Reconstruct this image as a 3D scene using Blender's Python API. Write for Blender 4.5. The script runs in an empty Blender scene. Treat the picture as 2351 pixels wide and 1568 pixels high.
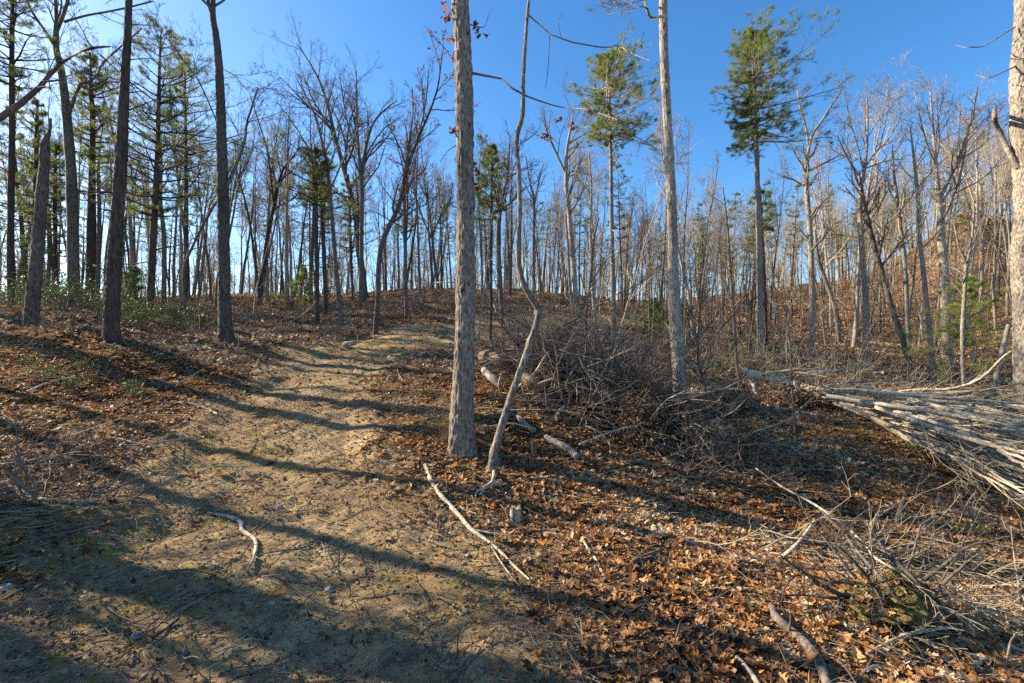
import bpy, math
import numpy as np

# ------------------------------------------------------------------ camera, sky, sun, exposure
SC = bpy.context.scene
COL = SC.collection
H = 1.55                                   # eye height
F, CX, CY = 1045.0, 1175.5, 784.0          # the measurements below were taken on a 2351 px wide view
cam = bpy.data.cameras.new('camera'); cam.lens = 16.0; cam.sensor_width = 36.0
cam.clip_start = 0.05; cam.clip_end = 4000
camo = bpy.data.objects.new('camera', cam); COL.objects.link(camo)
camo.location = (0, 0, H); camo.rotation_euler = (math.radians(90), 0, 0)
SC.camera = camo
SUN_AZ, SUN_EL = math.radians(-71), math.radians(27)
sun_dir = np.array([math.sin(SUN_AZ)*math.cos(SUN_EL), math.cos(SUN_AZ)*math.cos(SUN_EL), math.sin(SUN_EL)])
W = bpy.data.worlds.new('World'); SC.world = W; W.use_nodes = True
wn, wl = W.node_tree.nodes, W.node_tree.links
sky = wn.new('ShaderNodeTexSky'); sky.sky_type = 'NISHITA'; sky.sun_disc = False
sky.sun_elevation = SUN_EL; sky.sun_rotation = SUN_AZ; sky.altitude = 600
sky.air_density = 1.0; sky.dust_density = 0.9; sky.ozone_density = 3.0
hs = wn.new('ShaderNodeHueSaturation'); hs.inputs['Saturation'].default_value = 1.26; hs.inputs['Value'].default_value = 1.0
wl.new(sky.outputs[0], hs.inputs['Color']); wl.new(hs.outputs[0], wn['Background'].inputs[0])
wn['Background'].inputs[1].default_value = 0.10
sl = bpy.data.lights.new('sun', 'SUN'); sl.energy = 5.0; sl.angle = math.radians(0.5); sl.color = (1.0, 0.86, 0.66)
so = bpy.data.objects.new('sun', sl); COL.objects.link(so)
so.rotation_euler = (math.radians(90) - SUN_EL, 0, -SUN_AZ + math.pi)
SC.view_settings.view_transform = 'Standard'; SC.view_settings.look = 'None'
SC.view_settings.exposure = 1.45; SC.view_settings.gamma = 1.0
SC.cycles.max_bounces = 5; SC.cycles.diffuse_bounces = 3; SC.cycles.glossy_bounces = 1
SC.cycles.transmission_bounces = 2; SC.cycles.transparent_max_bounces = 4
SC.cycles.use_adaptive_sampling = True; SC.cycles.adaptive_threshold = 0.02
SC.cycles.use_denoising = False

# ------------------------------------------------------------------ noise
def _hash(ix, iy, iz, seed):
    n = (ix.astype(np.int64)*374761393 + iy.astype(np.int64)*668265263 + iz.astype(np.int64)*2147483647 + seed*974634777) & 0xffffffff
    n = ((n ^ (n >> 13))*1274126177) & 0xffffffff
    return ((n ^ (n >> 16)) & 0xffffff)/float(0xffffff)
def noise3(x, y, z, seed=0):
    ix, iy, iz = np.floor(x), np.floor(y), np.floor(z)
    fx, fy, fz = x-ix, y-iy, z-iz
    fx, fy, fz = [f*f*(3-2*f) for f in (fx, fy, fz)]
    r = 0
    for dx in (0, 1):
        for dy in (0, 1):
            for dz in (0, 1):
                w = (fx if dx else 1-fx)*(fy if dy else 1-fy)*(fz if dz else 1-fz)
                r = r + w*_hash(ix+dx, iy+dy, iz+dz, seed)
    return r*2-1
def noise2(x, y, seed=0):
    ix, iy = np.floor(x), np.floor(y)
    fx, fy = x-ix, y-iy
    fx, fy = fx*fx*(3-2*fx), fy*fy*(3-2*fy)
    z = np.zeros_like(ix)
    return ((1-fx)*(1-fy)*_hash(ix, iy, z, seed)+fx*(1-fy)*_hash(ix+1, iy, z, seed)+(1-fx)*fy*_hash(ix, iy+1, z, seed)+fx*fy*_hash(ix+1, iy+1, z, seed))*2-1
def fbm2(x, y, seed=0, oct=4):
    r, a, f = 0, 1.0, 1.0
    for o in range(oct):
        r = r + a*noise2(x*f+o*17.3, y*f-o*9.1, seed+o); a *= .5; f *= 2.03
    return r
def nrm(v): return v/np.maximum(np.linalg.norm(v, axis=-1, keepdims=True), 1e-9)

# ------------------------------------------------------------------ terrain
CTRL = [  # px, py, distance: points of the ground read off the view
 (0,1568,2.0),(600,1568,2.08),(1175,1568,2.08),(1800,1568,2.2),(2351,1568,2.4),
 (0,1300,2.75),(600,1300,3.1),(1175,1300,3.2),(1800,1300,3.7),(2351,1300,4.05),
 (0,1130,3.8),(600,1130,4.4),(1130,1085,4.9),(1061,1025,5.4),(1267,1083,5.06),(1550,1175,4.66),(2000,1301,4.12),(1800,1130,5.5),(2351,1130,6.0),
 (0,950,5.6),(600,980,6.3),(1559,985,7.5),(1850,1010,7.6),(2351,1000,8.2),
 (0,830,8.0),(255,795,9.0),(518,780,11),(72,738,10),(640,880,8.8),(1000,860,9.5),
 (1748,857,14),(2100,872,14.5),(2180,885,14),(2340,935,9.5),(1863,840,16),
 (860,763,14.5),(730,742,17),(785,749,16),(600,703,25),(1153,750,17),(1330,730,21),(1410,800,16),
 (204,714,16),(343,743,14),(424,719,18),(169,703,14),(25,708,14),
 (0,683,25),(300,690,28),(700,688,31),(950,667,35),(1150,668,35),(1350,684,37),
 (1500,715,38),(1600,735,32),(1900,770,21),(2200,790,19),(2351,780,18),(2351,690,25),(2351,600,34),(2100,650,38),
 (1900,690,42),(1700,700,46),(2351,540,50),(2100,590,58),(1850,640,62),
 (400,684,45),(900,678,52),(1300,690,58),(1600,680,65)]
XT = [(-16,8,2.4),(-14,-2,1.0),(-6,-6,.1),(0,-8,-.1),(8,-6,-.9),(14,2,-1.2),(16,8,-.9),(22,16,1.6),(-26,20,3.0),(-30,5,2.8),(-40,40,4.0),(40,40,13.0),(32,22,7.5)]
MOUNDS = [(1.05, 8.2, 1.1, .95, .68), (2.1, 7.0, .7, .5, .2), (-3.6, 3.15, .55, .7, .22), (2.45, 2.95, .42, .3, .20)]
def bumps(x, y):
    r = np.zeros_like(x)
    for cx, cy, sx, sy, h in MOUNDS:
        r = r + h*np.exp(-((x-cx)/sx)**2-((y-cy)/sy)**2)
    return r
cp = np.array([((px-CX)/F*Y, Y, (CY-py)/F*Y+H) for px, py, Y in CTRL] + [(a, b, c) for a, b, c in XT])
cz = cp[:, 2] - bumps(cp[:, 0], cp[:, 1])*np.where(np.arange(len(cp)) < len(CTRL), 1, 0)
def _U(r2): return .5*r2*np.log(r2+1e-9)
def _warp(x, y):        # distances matter less the farther they are
    r = np.sqrt(x*x+y*y)+1e-6
    k = np.log1p(r/3)/r*3
    return x*k, y*k
wx, wy = _warp(cp[:, 0], cp[:, 1])
_n = len(cp)
K = _U((wx[:, None]-wx)**2+(wy[:, None]-wy)**2) + .02*np.eye(_n)
Pm = np.c_[np.ones(_n), wx, wy]
A = np.zeros((_n+3, _n+3)); A[:_n, :_n] = K; A[:_n, _n:] = Pm; A[_n:, :_n] = Pm.T
sol = np.linalg.solve(A, np.r_[cz, 0, 0, 0])
RUT = None
def ruts(x, y):
    out = np.zeros_like(x)
    if RUT is None: return out
    near = np.where((np.abs(x) < 12) & (y > 0) & (y < 24))[0]
    for i in range(0, len(near), 20000):
        q = near[i:i+20000]; d = np.hypot(x[q][:, None]-RUT[:, 0], y[q][:, None]-RUT[:, 1]).min(1)
        w = .17+.05*noise2(x[q]*.9, y[q]*.9, 15)
        out[q] = -.050*np.exp(-((d-.72)/w)**2)+.022*np.exp(-((d-1.08)/.14)**2)+.018*np.exp(-(d/.3)**2)
    return out*(.55+.45*noise2(x*.7, y*.7, 19))
def height(x, y, micro=True):
    x = np.atleast_1d(np.asarray(x, float)); y = np.atleast_1d(np.asarray(y, float))
    sh = x.shape; x = x.ravel(); y = y.ravel()
    r = np.hypot(x, y); lim = np.where((y > 0) & (x > 0), 66.0, 48.0)
    s = np.minimum(1, lim/np.maximum(r, 1e-6))
    X, Y = x*s, y*s
    out = np.empty_like(x)
    for i in range(0, len(x), 20000):
        a, b = _warp(X[i:i+20000], Y[i:i+20000])
        out[i:i+20000] = _U((a[:, None]-wx)**2+(b[:, None]-wy)**2)@sol[:_n] + sol[_n]+sol[_n+1]*a+sol[_n+2]*b
    out = out + bumps(x, y) - np.maximum(r-lim, 0)*.05
    out += .10*fbm2(x*.35, y*.35, 3, 3)*np.clip(r/8, .25, 1.6)
    out += ruts(x, y)
    if micro:
        out += (.030*fbm2(x*1.7, y*1.7, 5, 3) + .014*fbm2(x*7, y*7, 9, 3))*np.clip(2-r/30, .3, 1)
    return out.reshape(sh)
def h1(x, y): return float(height(x, y)[0])
_ts = np.r_[np.linspace(1.2, 20, 1500), np.linspace(20, 70, 900)]
def ground_px(px, py, dh=0.0):
    """where the view ray through a measured pixel meets the ground"""
    dx, dz = (px-CX)/F, (CY-py)/F
    hit = (_ts*dz+H) < height(dx*_ts, _ts)+dh
    i = int(np.argmax(hit)) if hit.any() else len(_ts)-1
    t = _ts[i]; return np.array([dx*t, t, t*dz+H])
def wpt(px, py, Y): return np.array([(px-CX)/F*Y, Y, (CY-py)/F*Y+H])

# ------------------------------------------------------------------ materials
def mat(name):
    m = bpy.data.materials.new(name); m.use_nodes = True
    nt = m.node_tree; b = nt.nodes['Principled BSDF']; b.inputs['Specular IOR Level'].default_value = .25
    return m, nt, b
def node(nt, t, **kw):
    n = nt.nodes.new(t)
    for k, v in kw.items():
        if k in n.inputs: n.inputs[k].default_value = v
        else: setattr(n, k, v)
    return n
def ramp(nt, fac, stops):
    r = nt.nodes.new('ShaderNodeValToRGB'); e = r.color_ramp.elements
    while len(e) < len(stops): e.new(.5)
    for el, (p, c) in zip(e, stops): el.position = p; el.color = (*c, 1)
    nt.links.new(fac, r.inputs[0]); return r.outputs[0]
def mix(nt, f, a, b, mode='MIX'):
    n = nt.nodes.new('ShaderNodeMix'); n.data_type = 'RGBA'; n.blend_type = mode
    if isinstance(f, (int, float)): n.inputs[0].default_value = f
    else: nt.links.new(f, n.inputs[0])
    for s, v in ((6, a), (7, b)):
        if isinstance(v, tuple): n.inputs[s].default_value = (*v, 1)
        else: nt.links.new(v, n.inputs[s])
    return n.outputs[2]
def tex(nt, vec, scale, detail=4, rough=.6, kind='noise'):
    if kind == 'noise':
        n = node(nt, 'ShaderNodeTexNoise', Scale=scale, Detail=detail, Roughness=rough)
    else:
        n = node(nt, 'ShaderNodeTexVoronoi', Scale=scale)
    if vec is not None: nt.links.new(vec, n.inputs['Vector'])
    return n.outputs[0]
def mapped(nt, sc, loc=(0, 0, 0), src='Object'):
    tc = nt.nodes.new('ShaderNodeTexCoord'); mp = nt.nodes.new('ShaderNodeMapping')
    mp.inputs['Scale'].default_value = sc; mp.inputs['Location'].default_value = loc
    nt.links.new(tc.outputs[src], mp.inputs['Vector']); return mp.outputs[0]
def maprange(nt, v, a, b):
    n = node(nt, 'ShaderNodeMapRange'); n.inputs[1].default_value = a; n.inputs[2].default_value = b
    nt.links.new(v, n.inputs[0]); return n.outputs[0]
def bark(name, dark, light, lichen=None, lich_amt=.5, zs=.22, scale=26, bump=.6, vary=.25):
    m, nt, b = mat(name)
    v = mapped(nt, (1, 1, zs)); v2 = mapped(nt, (1, 1, 1), (3, 7, 1))
    n1 = tex(nt, v, scale, 6, .7)
    col = ramp(nt, n1, [(.38, dark), (.58, light)])
    n2 = tex(nt, v2, 3.2, 4, .6)
    col = mix(nt, maprange(nt, n2, .42, .62), col, mix(nt, .55, col, tuple(c*.5+d*.5 for c, d in zip(dark, light))))
    n4 = tex(nt, v2, .9, 4, .6)
    col = mix(nt, maprange(nt, n4, .46, .64), col, mix(nt, .7, col, tuple(c*.62 for c in light), 'MULTIPLY') if False else mix(nt, .45, col, dark))
    if lichen:
        n3 = tex(nt, v2, 7, 6, .7)
        col = mix(nt, maprange(nt, n3, lich_amt, lich_amt+.1), col, lichen)
    oi = nt.nodes.new('ShaderNodeObjectInfo')
    k = node(nt, 'ShaderNodeMapRange'); k.inputs[3].default_value = 1-vary; k.inputs[4].default_value = 1+vary
    nt.links.new(oi.outputs['Random'], k.inputs[0])
    hv = nt.nodes.new('ShaderNodeHueSaturation'); nt.links.new(col, hv.inputs['Color']); nt.links.new(k.outputs[0], hv.inputs['Value'])
    nt.links.new(hv.outputs[0], b.inputs['Base Color'])
    b.inputs['Roughness'].default_value = .9
    bp = node(nt, 'ShaderNodeBump', Strength=bump, Distance=.012); nt.links.new(n1, bp.inputs['Height'])
    nt.links.new(bp.outputs[0], b.inputs['Normal'])
    return m
def leafmat(name, stops, trans=.35, rough=.6, spec=.25, vary_obj=0):
    m, nt, b = mat(name)
    at = nt.nodes.new('ShaderNodeAttribute'); at.attribute_name = 'rnd'
    col = ramp(nt, at.outputs['Fac'], stops)
    n = tex(nt, mapped(nt, (1, 1, 1)), 60, 3)
    col = mix(nt, .35, col, ramp(nt, n, [(.3, (.35, .35, .35)), (.7, (1, 1, 1))]), 'MULTIPLY')
    nt.links.new(col, b.inputs['Base Color']); b.inputs['Roughness'].default_value = rough
    b.inputs['Specular IOR Level'].default_value = spec
    tr = nt.nodes.new('ShaderNodeBsdfTranslucent'); nt.links.new(col, tr.inputs[0])
    ms = nt.nodes.new('ShaderNodeMixShader'); ms.inputs[0].default_value = trans
    nt.links.new(b.outputs[0], ms.inputs[1]); nt.links.new(tr.outputs[0], ms.inputs[2])
    nt.links.new(ms.outputs[0], nt.nodes['Material Output'].inputs[0])
    return m
M = {}
M['oak'] = bark('oak_bark', (.04, .03, .024), (.41, .345, .275), (.44, .45, .36), .60, .35, 42, 1.0)
M['pale'] = bark('pale_bark', (.085, .068, .053), (.43, .37, .295), (.46, .46, .38), .6, .3, 36, .9)
M['grey'] = bark('grey_bark', (.03, .024, .02), (.20, .165, .135), (.22, .23, .18), .58, .28, 30, .9)
M['pine'] = bark('pine_bark', (.024, .017, .014), (.12, .086, .068), (.13, .13, .11), .62, .25, 26, .9)
M['dead'] = bark('dead_wood', (.15, .115, .075), (.54, .46, .33), (.58, .52, .39), .55, .3, 22, .6)
M['twig'] = bark('twig_bark', (.12, .088, .062), (.26, .20, .145), None, .5, 1, 9, .1)
M['twig_pale'] = bark('pale_twig_bark', (.24, .185, .115), (.50, .41, .275), None, .5, 1, 9, .1)
M['rot'] = bark('rotten_wood', (.06, .04, .028), (.25, .165, .10), (.35, .33, .2), .62, .2, 24, .8)
M['cut'] = bark('cut_wood', (.30, .20, .11), (.52, .38, .23), None, .5, 1, 30, .2)
M['needles'] = leafmat('pine_needles', [(0, (.07, .125, .03)), (.4, (.19, .25, .055)), (1, (.42, .41, .09))], .45, .5)
M['young'] = leafmat('young_needles', [(0, (.16, .23, .06)), (1, (.42, .46, .12))], .5, .6)
M['laurel'] = leafmat('laurel_leaves', [(0, (.03, .07, .015)), (.6, (.085, .15, .03)), (1, (.22, .26, .05))], .2, .5, .3)
M['litter'] = leafmat('dry_leaves', [(0, (.06, .028, .015)), (.2, (.17, .08, .035)), (.42, (.36, .18, .07)), (.62, (.52, .22, .05)), (.8, (.52, .34, .16)), (1, (.60, .48, .32))], .25, .65)
M['litter_mid'] = leafmat('weathered_leaves', [(0, (.08, .045, .028)), (.25, (.20, .115, .065)), (.5, (.35, .225, .12)), (.7, (.46, .22, .08)), (.85, (.50, .38, .22)), (1, (.60, .50, .36))], .2, .7)
M['litter_dull'] = leafmat('old_leaves', [(0, (.08, .05, .032)), (.4, (.19, .13, .08)), (.75, (.34, .25, .15)), (1, (.42, .29, .13))], .25, .7)
M['redleaf'] = leafmat('withered_leaves', [(0, (.13, .035, .015)), (.6, (.30, .085, .03)), (1, (.42, .18, .07))], .45, .6)
M['straw'] = leafmat('dry_grass', [(0, (.34, .25, .12)), (1, (.58, .46, .25))], .3, .6)
m, nt, b = mat('stone'); v = mapped(nt, (1, 1, 1)); n = tex(nt, v, 14, 6)
nt.links.new(ramp(nt, n, [(.3, (.17, .15, .13)), (.7, (.42, .39, .34))]), b.inputs['Base Color']); b.inputs['Roughness'].default_value = .85
bp = node(nt, 'ShaderNodeBump', Strength=.5, Distance=.01); nt.links.new(n, bp.inputs['Height']); nt.links.new(bp.outputs[0], b.inputs['Normal']); M['stone'] = m
m, nt, b = mat('moss'); v = mapped(nt, (1, 1, 1)); n = tex(nt, v, 30, 6, .7)
nt.links.new(ramp(nt, n, [(.3, (.06, .045, .018)), (.5, (.19, .15, .045)), (.75, (.36, .29, .08))]), b.inputs['Base Color']); b.inputs['Roughness'].default_value = 1
bp = node(nt, 'ShaderNodeBump', Strength=1, Distance=.02); nt.links.new(tex(nt, v, 70, 4, .8), bp.inputs['Height']); nt.links.new(bp.outputs[0], b.inputs['Normal']); M['moss'] = m
m, nt, b = mat('pebble'); n = tex(nt, mapped(nt, (1, 1, 1)), 9, 4)
nt.links.new(ramp(nt, n, [(.35, (.12, .085, .055)), (.6, (.30, .23, .155)), (.75, (.46, .40, .32))]), b.inputs['Base Color']); b.inputs['Roughness'].default_value = .9; M['pebble'] = m
# forest floor: bare clay of the track, leaf mould elsewhere, moss patches
m, nt, b = mat('forest_floor')
v = mapped(nt, (1, 1, 1))
at = nt.nodes.new('ShaderNodeAttribute'); at.attribute_name = 'track'
n_big, n_mid, n_fine, n_tiny = tex(nt, v, 1.1, 5, .65), tex(nt, v, 6, 6, .7), tex(nt, v, 34, 5, .75), tex(nt, v, 120, 3, .8)
clay = ramp(nt, n_big, [(.3, (.20, .125, .058)), (.5, (.37, .255, .125)), (.68, (.56, .42, .22))])
clay = mix(nt, maprange(nt, n_mid, .52, .68), clay, (.19, .125, .068))
clay = mix(nt, maprange(nt, n_fine, .42, .62), clay, mix(nt, .55, clay, (.14, .085, .048)))
mould = ramp(nt, n_fine, [(.25, (.045, .028, .018)), (.5, (.125, .075, .042)), (.8, (.25, .165, .10))])
mould = mix(nt, maprange(nt, n_mid, .5, .7), mould, (.20, .12, .06))
add = nt.nodes.new('ShaderNodeMath'); add.operation = 'ADD'; nt.links.new(at.outputs['Fac'], add.inputs[0])
sc_ = nt.nodes.new('ShaderNodeMath'); sc_.operation = 'MULTIPLY_ADD'; nt.links.new(n_mid, sc_.inputs[0]); sc_.inputs[1].default_value = 1.5; sc_.inputs[2].default_value = -.75
nt.links.new(sc_.outputs[0], add.inputs[1])
col = mix(nt, maprange(nt, add.outputs[0], .3, .62), mould, clay)
am = nt.nodes.new('ShaderNodeAttribute'); am.attribute_name = 'moss'
mm = nt.nodes.new('ShaderNodeMath'); mm.operation = 'MULTIPLY'; nt.links.new(am.outputs['Fac'], mm.inputs[0]); nt.links.new(maprange(nt, tex(nt, v, 4.5, 6, .75), .50, .60), mm.inputs[1])
col = mix(nt, mm.outputs[0], col, ramp(nt, n_fine, [(.3, (.14, .095, .022)), (.7, (.42, .33, .055))]))
nt.links.new(col, b.inputs['Base Color']); b.inputs['Roughness'].default_value = .95; b.inputs['Specular IOR Level'].default_value = .1
b1 = node(nt, 'ShaderNodeBump', Strength=.8, Distance=.06); nt.links.new(n_mid, b1.inputs['Height'])
b2 = node(nt, 'ShaderNodeBump', Strength=.9, Distance=.02); nt.links.new(n_fine, b2.inputs['Height']); nt.links.new(b1.outputs[0], b2.inputs['Normal'])
b3 = node(nt, 'ShaderNodeBump', Strength=.7, Distance=.006); nt.links.new(n_tiny, b3.inputs['Height']); nt.links.new(b2.outputs[0], b3.inputs['Normal'])
nt.links.new(b3.outputs[0], b.inputs['Normal']); M['floor'] = m

# ------------------------------------------------------------------ mesh and object helpers
def mesh(name, V, faces, m, attrs=None, smooth=True, extra=None):
    """faces: list of (M,k) index arrays"""
    me = bpy.data.meshes.new(name)
    V = np.asarray(V, np.float32)
    faces = [np.asarray(f, np.int32) for f in faces if len(f)]
    me.vertices.add(len(V)); me.vertices.foreach_set('co', V.ravel())
    nl = sum(f.size for f in faces); npol = sum(len(f) for f in faces)
    me.loops.add(nl); me.loops.foreach_set('vertex_index', np.concatenate([f.ravel() for f in faces]))
    me.polygons.add(npol)
    tot = np.concatenate([np.full(len(f), f.shape[1], np.int32) for f in faces])
    me.polygons.foreach_set('loop_start', np.r_[0, np.cumsum(tot)[:-1]].astype(np.int32))
    me.polygons.foreach_set('use_smooth', np.full(npol, smooth))
    me.materials.append(m)
    if extra is not None:
        me.materials.append(extra[0]); mi = np.zeros(npol, np.int32); mi[extra[1]:] = 1
        me.polygons.foreach_set('material_index', mi)
    me.update(calc_edges=True)
    for k, a in (attrs or {}).items():
        at = me.attributes.new(k, 'FLOAT', 'POINT'); at.data.foreach_set('value', np.asarray(a, np.float32))
    return me
def link(o, parent=None):
    COL.objects.link(o)
    if parent: o.parent = parent
    return o
def tag(o, label=None, cat=None, group=None, kind=None):
    for k, v in (('label', label), ('category', cat), ('group', group), ('kind', kind)):
        if v: o[k] = v
    return o
def empty(name, loc, label, cat, group=None):
    o = bpy.data.objects.new(name, None); o.location = tuple(loc); o.empty_display_size = .2
    link(o); return tag(o, label, cat, group)
def ob(name, me, parent=None, loc=None):
    o = bpy.data.objects.new(name, me)
    if loc is not None: o.location = tuple(loc)
    return link(o, parent)
def copy_thing(src, loc, rz, s, label=None, group=None, tilt=(0, 0)):
    r = src.copy(); COL.objects.link(r); r.location = tuple(loc); r.rotation_euler = (tilt[0], tilt[1], rz); r.scale = s
    if label: r['label'] = label
    if group: r['group'] = group
    for ch in src.children:
        c = ch.copy(); COL.objects.link(c); c.parent = r
    return r

class Buf:
    def __init__(s): s.V = []; s.Q = []; s.T = []; s.n = 0; s.A = []
    def add(s, V, Q=None, T=None, a=None):
        V = np.asarray(V, float).reshape(-1, 3)
        if Q is not None and len(Q): s.Q.append(np.asarray(Q)+s.n)
        if T is not None and len(T): s.T.append(np.asarray(T)+s.n)
        s.V.append(V); s.n += len(V); s.A.append(np.full(len(V), .5) if a is None else np.broadcast_to(a, (len(V),)))
    def build(s, name, m, origin=None, smooth=True, rnd=True):
        V = np.concatenate(s.V)
        if origin is not None: V = V-np.asarray(origin)
        f = []
        if s.Q: f.append(np.concatenate(s.Q))
        if s.T: f.append(np.concatenate(s.T))
        return mesh(name, V, f, m, {'rnd': np.concatenate(s.A)} if rnd else None, smooth)
def tubes(buf, P, R, k=4, a=None):
    """P (B,n,3) centre lines, R (B,n) radii"""
    P = np.asarray(P, float); R = np.asarray(R, float)
    B, n, _ = P.shape
    if B == 0: return
    T = np.empty_like(P); T[:, 1:-1] = P[:, 2:]-P[:, :-2]; T[:, 0] = P[:, 1]-P[:, 0]; T[:, -1] = P[:, -1]-P[:, -2]
    T = nrm(T); ch = nrm(P[:, -1]-P[:, 0]+1e-6)
    ref = np.where(np.abs(ch[:, 2:3]) < .8, np.array([[0, 0, 1.]]), np.array([[1., 0, 0]]))
    ref = nrm(ref-ch*np.sum(ref*ch, -1, keepdims=True))[:, None, :]
    u = nrm(ref-T*np.sum(ref*T, -1, keepdims=True)); v = np.cross(T, u)
    th = np.arange(k)/k*2*np.pi
    ring = u[:, :, None, :]*np.cos(th)[None, None, :, None]+v[:, :, None, :]*np.sin(th)[None, None, :, None]
    V = (P[:, :, None, :]+ring*R[:, :, None, None]).reshape(-1, 3)
    i = np.arange(n-1)[:, None]*k+np.arange(k)[None]; j = np.arange(n-1)[:, None]*k+(np.arange(k)[None]+1) % k
    q = np.stack([i, j, j+k, i+k], -1).reshape(-1, 4)
    Q = (q[None]+(np.arange(B)*n*k)[:, None, None]).reshape(-1, 4)
    cap = []
    if k == 4:
        cap = [np.array([n*k-4, n*k-3, n*k-2, n*k-1])[None]+(np.arange(B)*n*k)[:, None], np.array([3, 2, 1, 0])[None]+(np.arange(B)*n*k)[:, None]]
        Q = np.concatenate([Q]+cap)
    buf.add(V, Q, a=None if a is None else np.repeat(a, n*k))
def children(P, R, k, ang, ratio, rng, n=4, wander=.12, trop=.05, rr=.6, tmin=.2, tmax=1.0, Labs=None, rmin=.002, taper=.3, fall=.6, flat=0):
    B, m, _ = P.shape
    t = (np.arange(k)[None]+rng.random((B, k)))/k*(tmax-tmin)+tmin
    f = np.clip(t*(m-1), 0, m-1.001); i = f.astype(int); w = f-i; b = np.arange(B)[:, None]
    p = P[b, i]*(1-w[..., None])+P[b, i+1]*w[..., None]; r = R[b, i]*(1-w)+R[b, i+1]*w
    tan = nrm(P[b, i+1]-P[b, i])
    rv = rng.normal(size=(B, k, 3)); rv[..., 2] *= (1-flat)
    perp = nrm(rv-tan*np.sum(rv*tan, -1, keepdims=True))
    a = ang*rng.uniform(.65, 1.3, (B, k))[..., None]
    d = (tan*np.cos(a)+perp*np.sin(a)).reshape(-1, 3)
    if Labs is None:
        L = np.linalg.norm(np.diff(P, axis=1), axis=-1).sum(1)[:, None]*ratio
    else: L = Labs
    L = (L*(1.1-fall*(t-tmin)/(tmax-tmin+1e-6))*rng.uniform(.55, 1.25, (B, k))).reshape(-1)
    r0 = np.maximum(r.reshape(-1)*rr, rmin)
    return grow(p.reshape(-1, 3), d, L, r0, rng, n, wander, trop, taper, rmin)
def grow(p, d, L, r0, rng, n=5, wander=.12, trop=.05, taper=.3, rmin=.002):
    C = np.empty((len(p), n, 3)); C[:, 0] = p; st = (L/(n-1))[:, None]
    for s in range(1, n):
        d = nrm(d+rng.normal(0, wander, d.shape)+np.array([0, 0, trop])); p = p+d*st; C[:, s] = p
    Rr = r0[:, None]*np.linspace(1, taper, n)[None]
    return C, np.maximum(Rr, rmin*.6)
def resample(pts, n):
    """smooth curve through measured points"""
    pts = np.asarray(pts, float)
    s = np.r_[0, np.cumsum(np.linalg.norm(np.diff(pts[:, :3], axis=0), axis=1))]
    # catmull-rom
    t = np.linspace(0, s[-1], n); i = np.clip(np.searchsorted(s, t, 'right')-1, 0, len(pts)-2)
    u = ((t-s[i])/(s[i+1]-s[i]))[:, None]
    m = np.gradient(pts, s, axis=0) if len(pts) > 2 else np.repeat((pts[1:]-pts[:1])/s[-1], 2, 0)
    h = (s[i+1]-s[i])[:, None]
    return (2*u**3-3*u**2+1)*pts[i]+(u**3-2*u**2+u)*h*m[i]+(-2*u**3+3*u**2)*pts[i+1]+(u**3-u**2)*h*m[i+1]
def fine_trunk(P, R, k, step, amp, seed, fz=3.0, fr=9.0, flare=0, knots=()):
    """one continuous trunk with furrowed bark cut into the surface"""
    L = np.linalg.norm(np.diff(P, axis=0), axis=1).sum(); n = int(L/step)
    D = resample(np.c_[P, R], n); P, R = D[:, :3], D[:, 3]
    T = nrm(np.gradient(P, axis=0)); ref = np.array([0, 1., .01])
    u = nrm(ref-T*(T@ref)[:, None]); v = np.cross(T, u)
    th = np.arange(k)/k*2*np.pi; c, s_ = np.cos(th), np.sin(th)
    z = np.linspace(0, L, n)[:, None]
    X, Y_, Z = np.broadcast_arrays(c[None]*R[:, None], s_[None]*R[:, None], z)
    wob = noise3(X*6, Y_*6, Z*1.5, seed+7)*.08
    g = 1-np.abs(noise3((X+wob*.1)*fr*3.2, Y_*fr*3.2, Z*fz*1.6, seed))*2.6
    g = np.clip(g, -1, 1)+.25*noise3(X*fr*7, Y_*fr*7, Z*fz*4, seed+3)
    big = noise3(X*5, Y_*5, Z*1.2, seed+5)
    disp = 1+amp*(-g)+.05*big
    if flare: disp = disp+flare*np.exp(-z/.20)*(.6+.9*np.maximum(0, np.cos(4*th+seed)+.4*np.cos(3*th+1)))[None]
    for kz, kth, kr in knots:
        dth = np.abs((th-kth+np.pi) % (2*np.pi)-np.pi)[None]
        disp = disp+kr*np.exp(-((z-kz)/.07)**2-(dth/.45)**2)
    rad = R[:, None]*disp
    V = P[:, None]+(u[:, None]*c[None, :, None]+v[:, None]*s_[None, :, None])*rad[..., None]
    i = np.arange(n-1)[:, None]*k+np.arange(k)[None]; j = np.arange(n-1)[:, None]*k+(np.arange(k)[None]+1) % k
    b = Buf(); b.add(V, np.stack([i, j, j+k, i+k], -1).reshape(-1, 4))
    top = n*k; b.add(P[-1:]+T[-1:]*.01, T=np.stack([np.arange(k)+(n-1)*k, (np.arange(k)+1) % k+(n-1)*k, np.full(k, top)], -1)-top)
    return b
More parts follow.
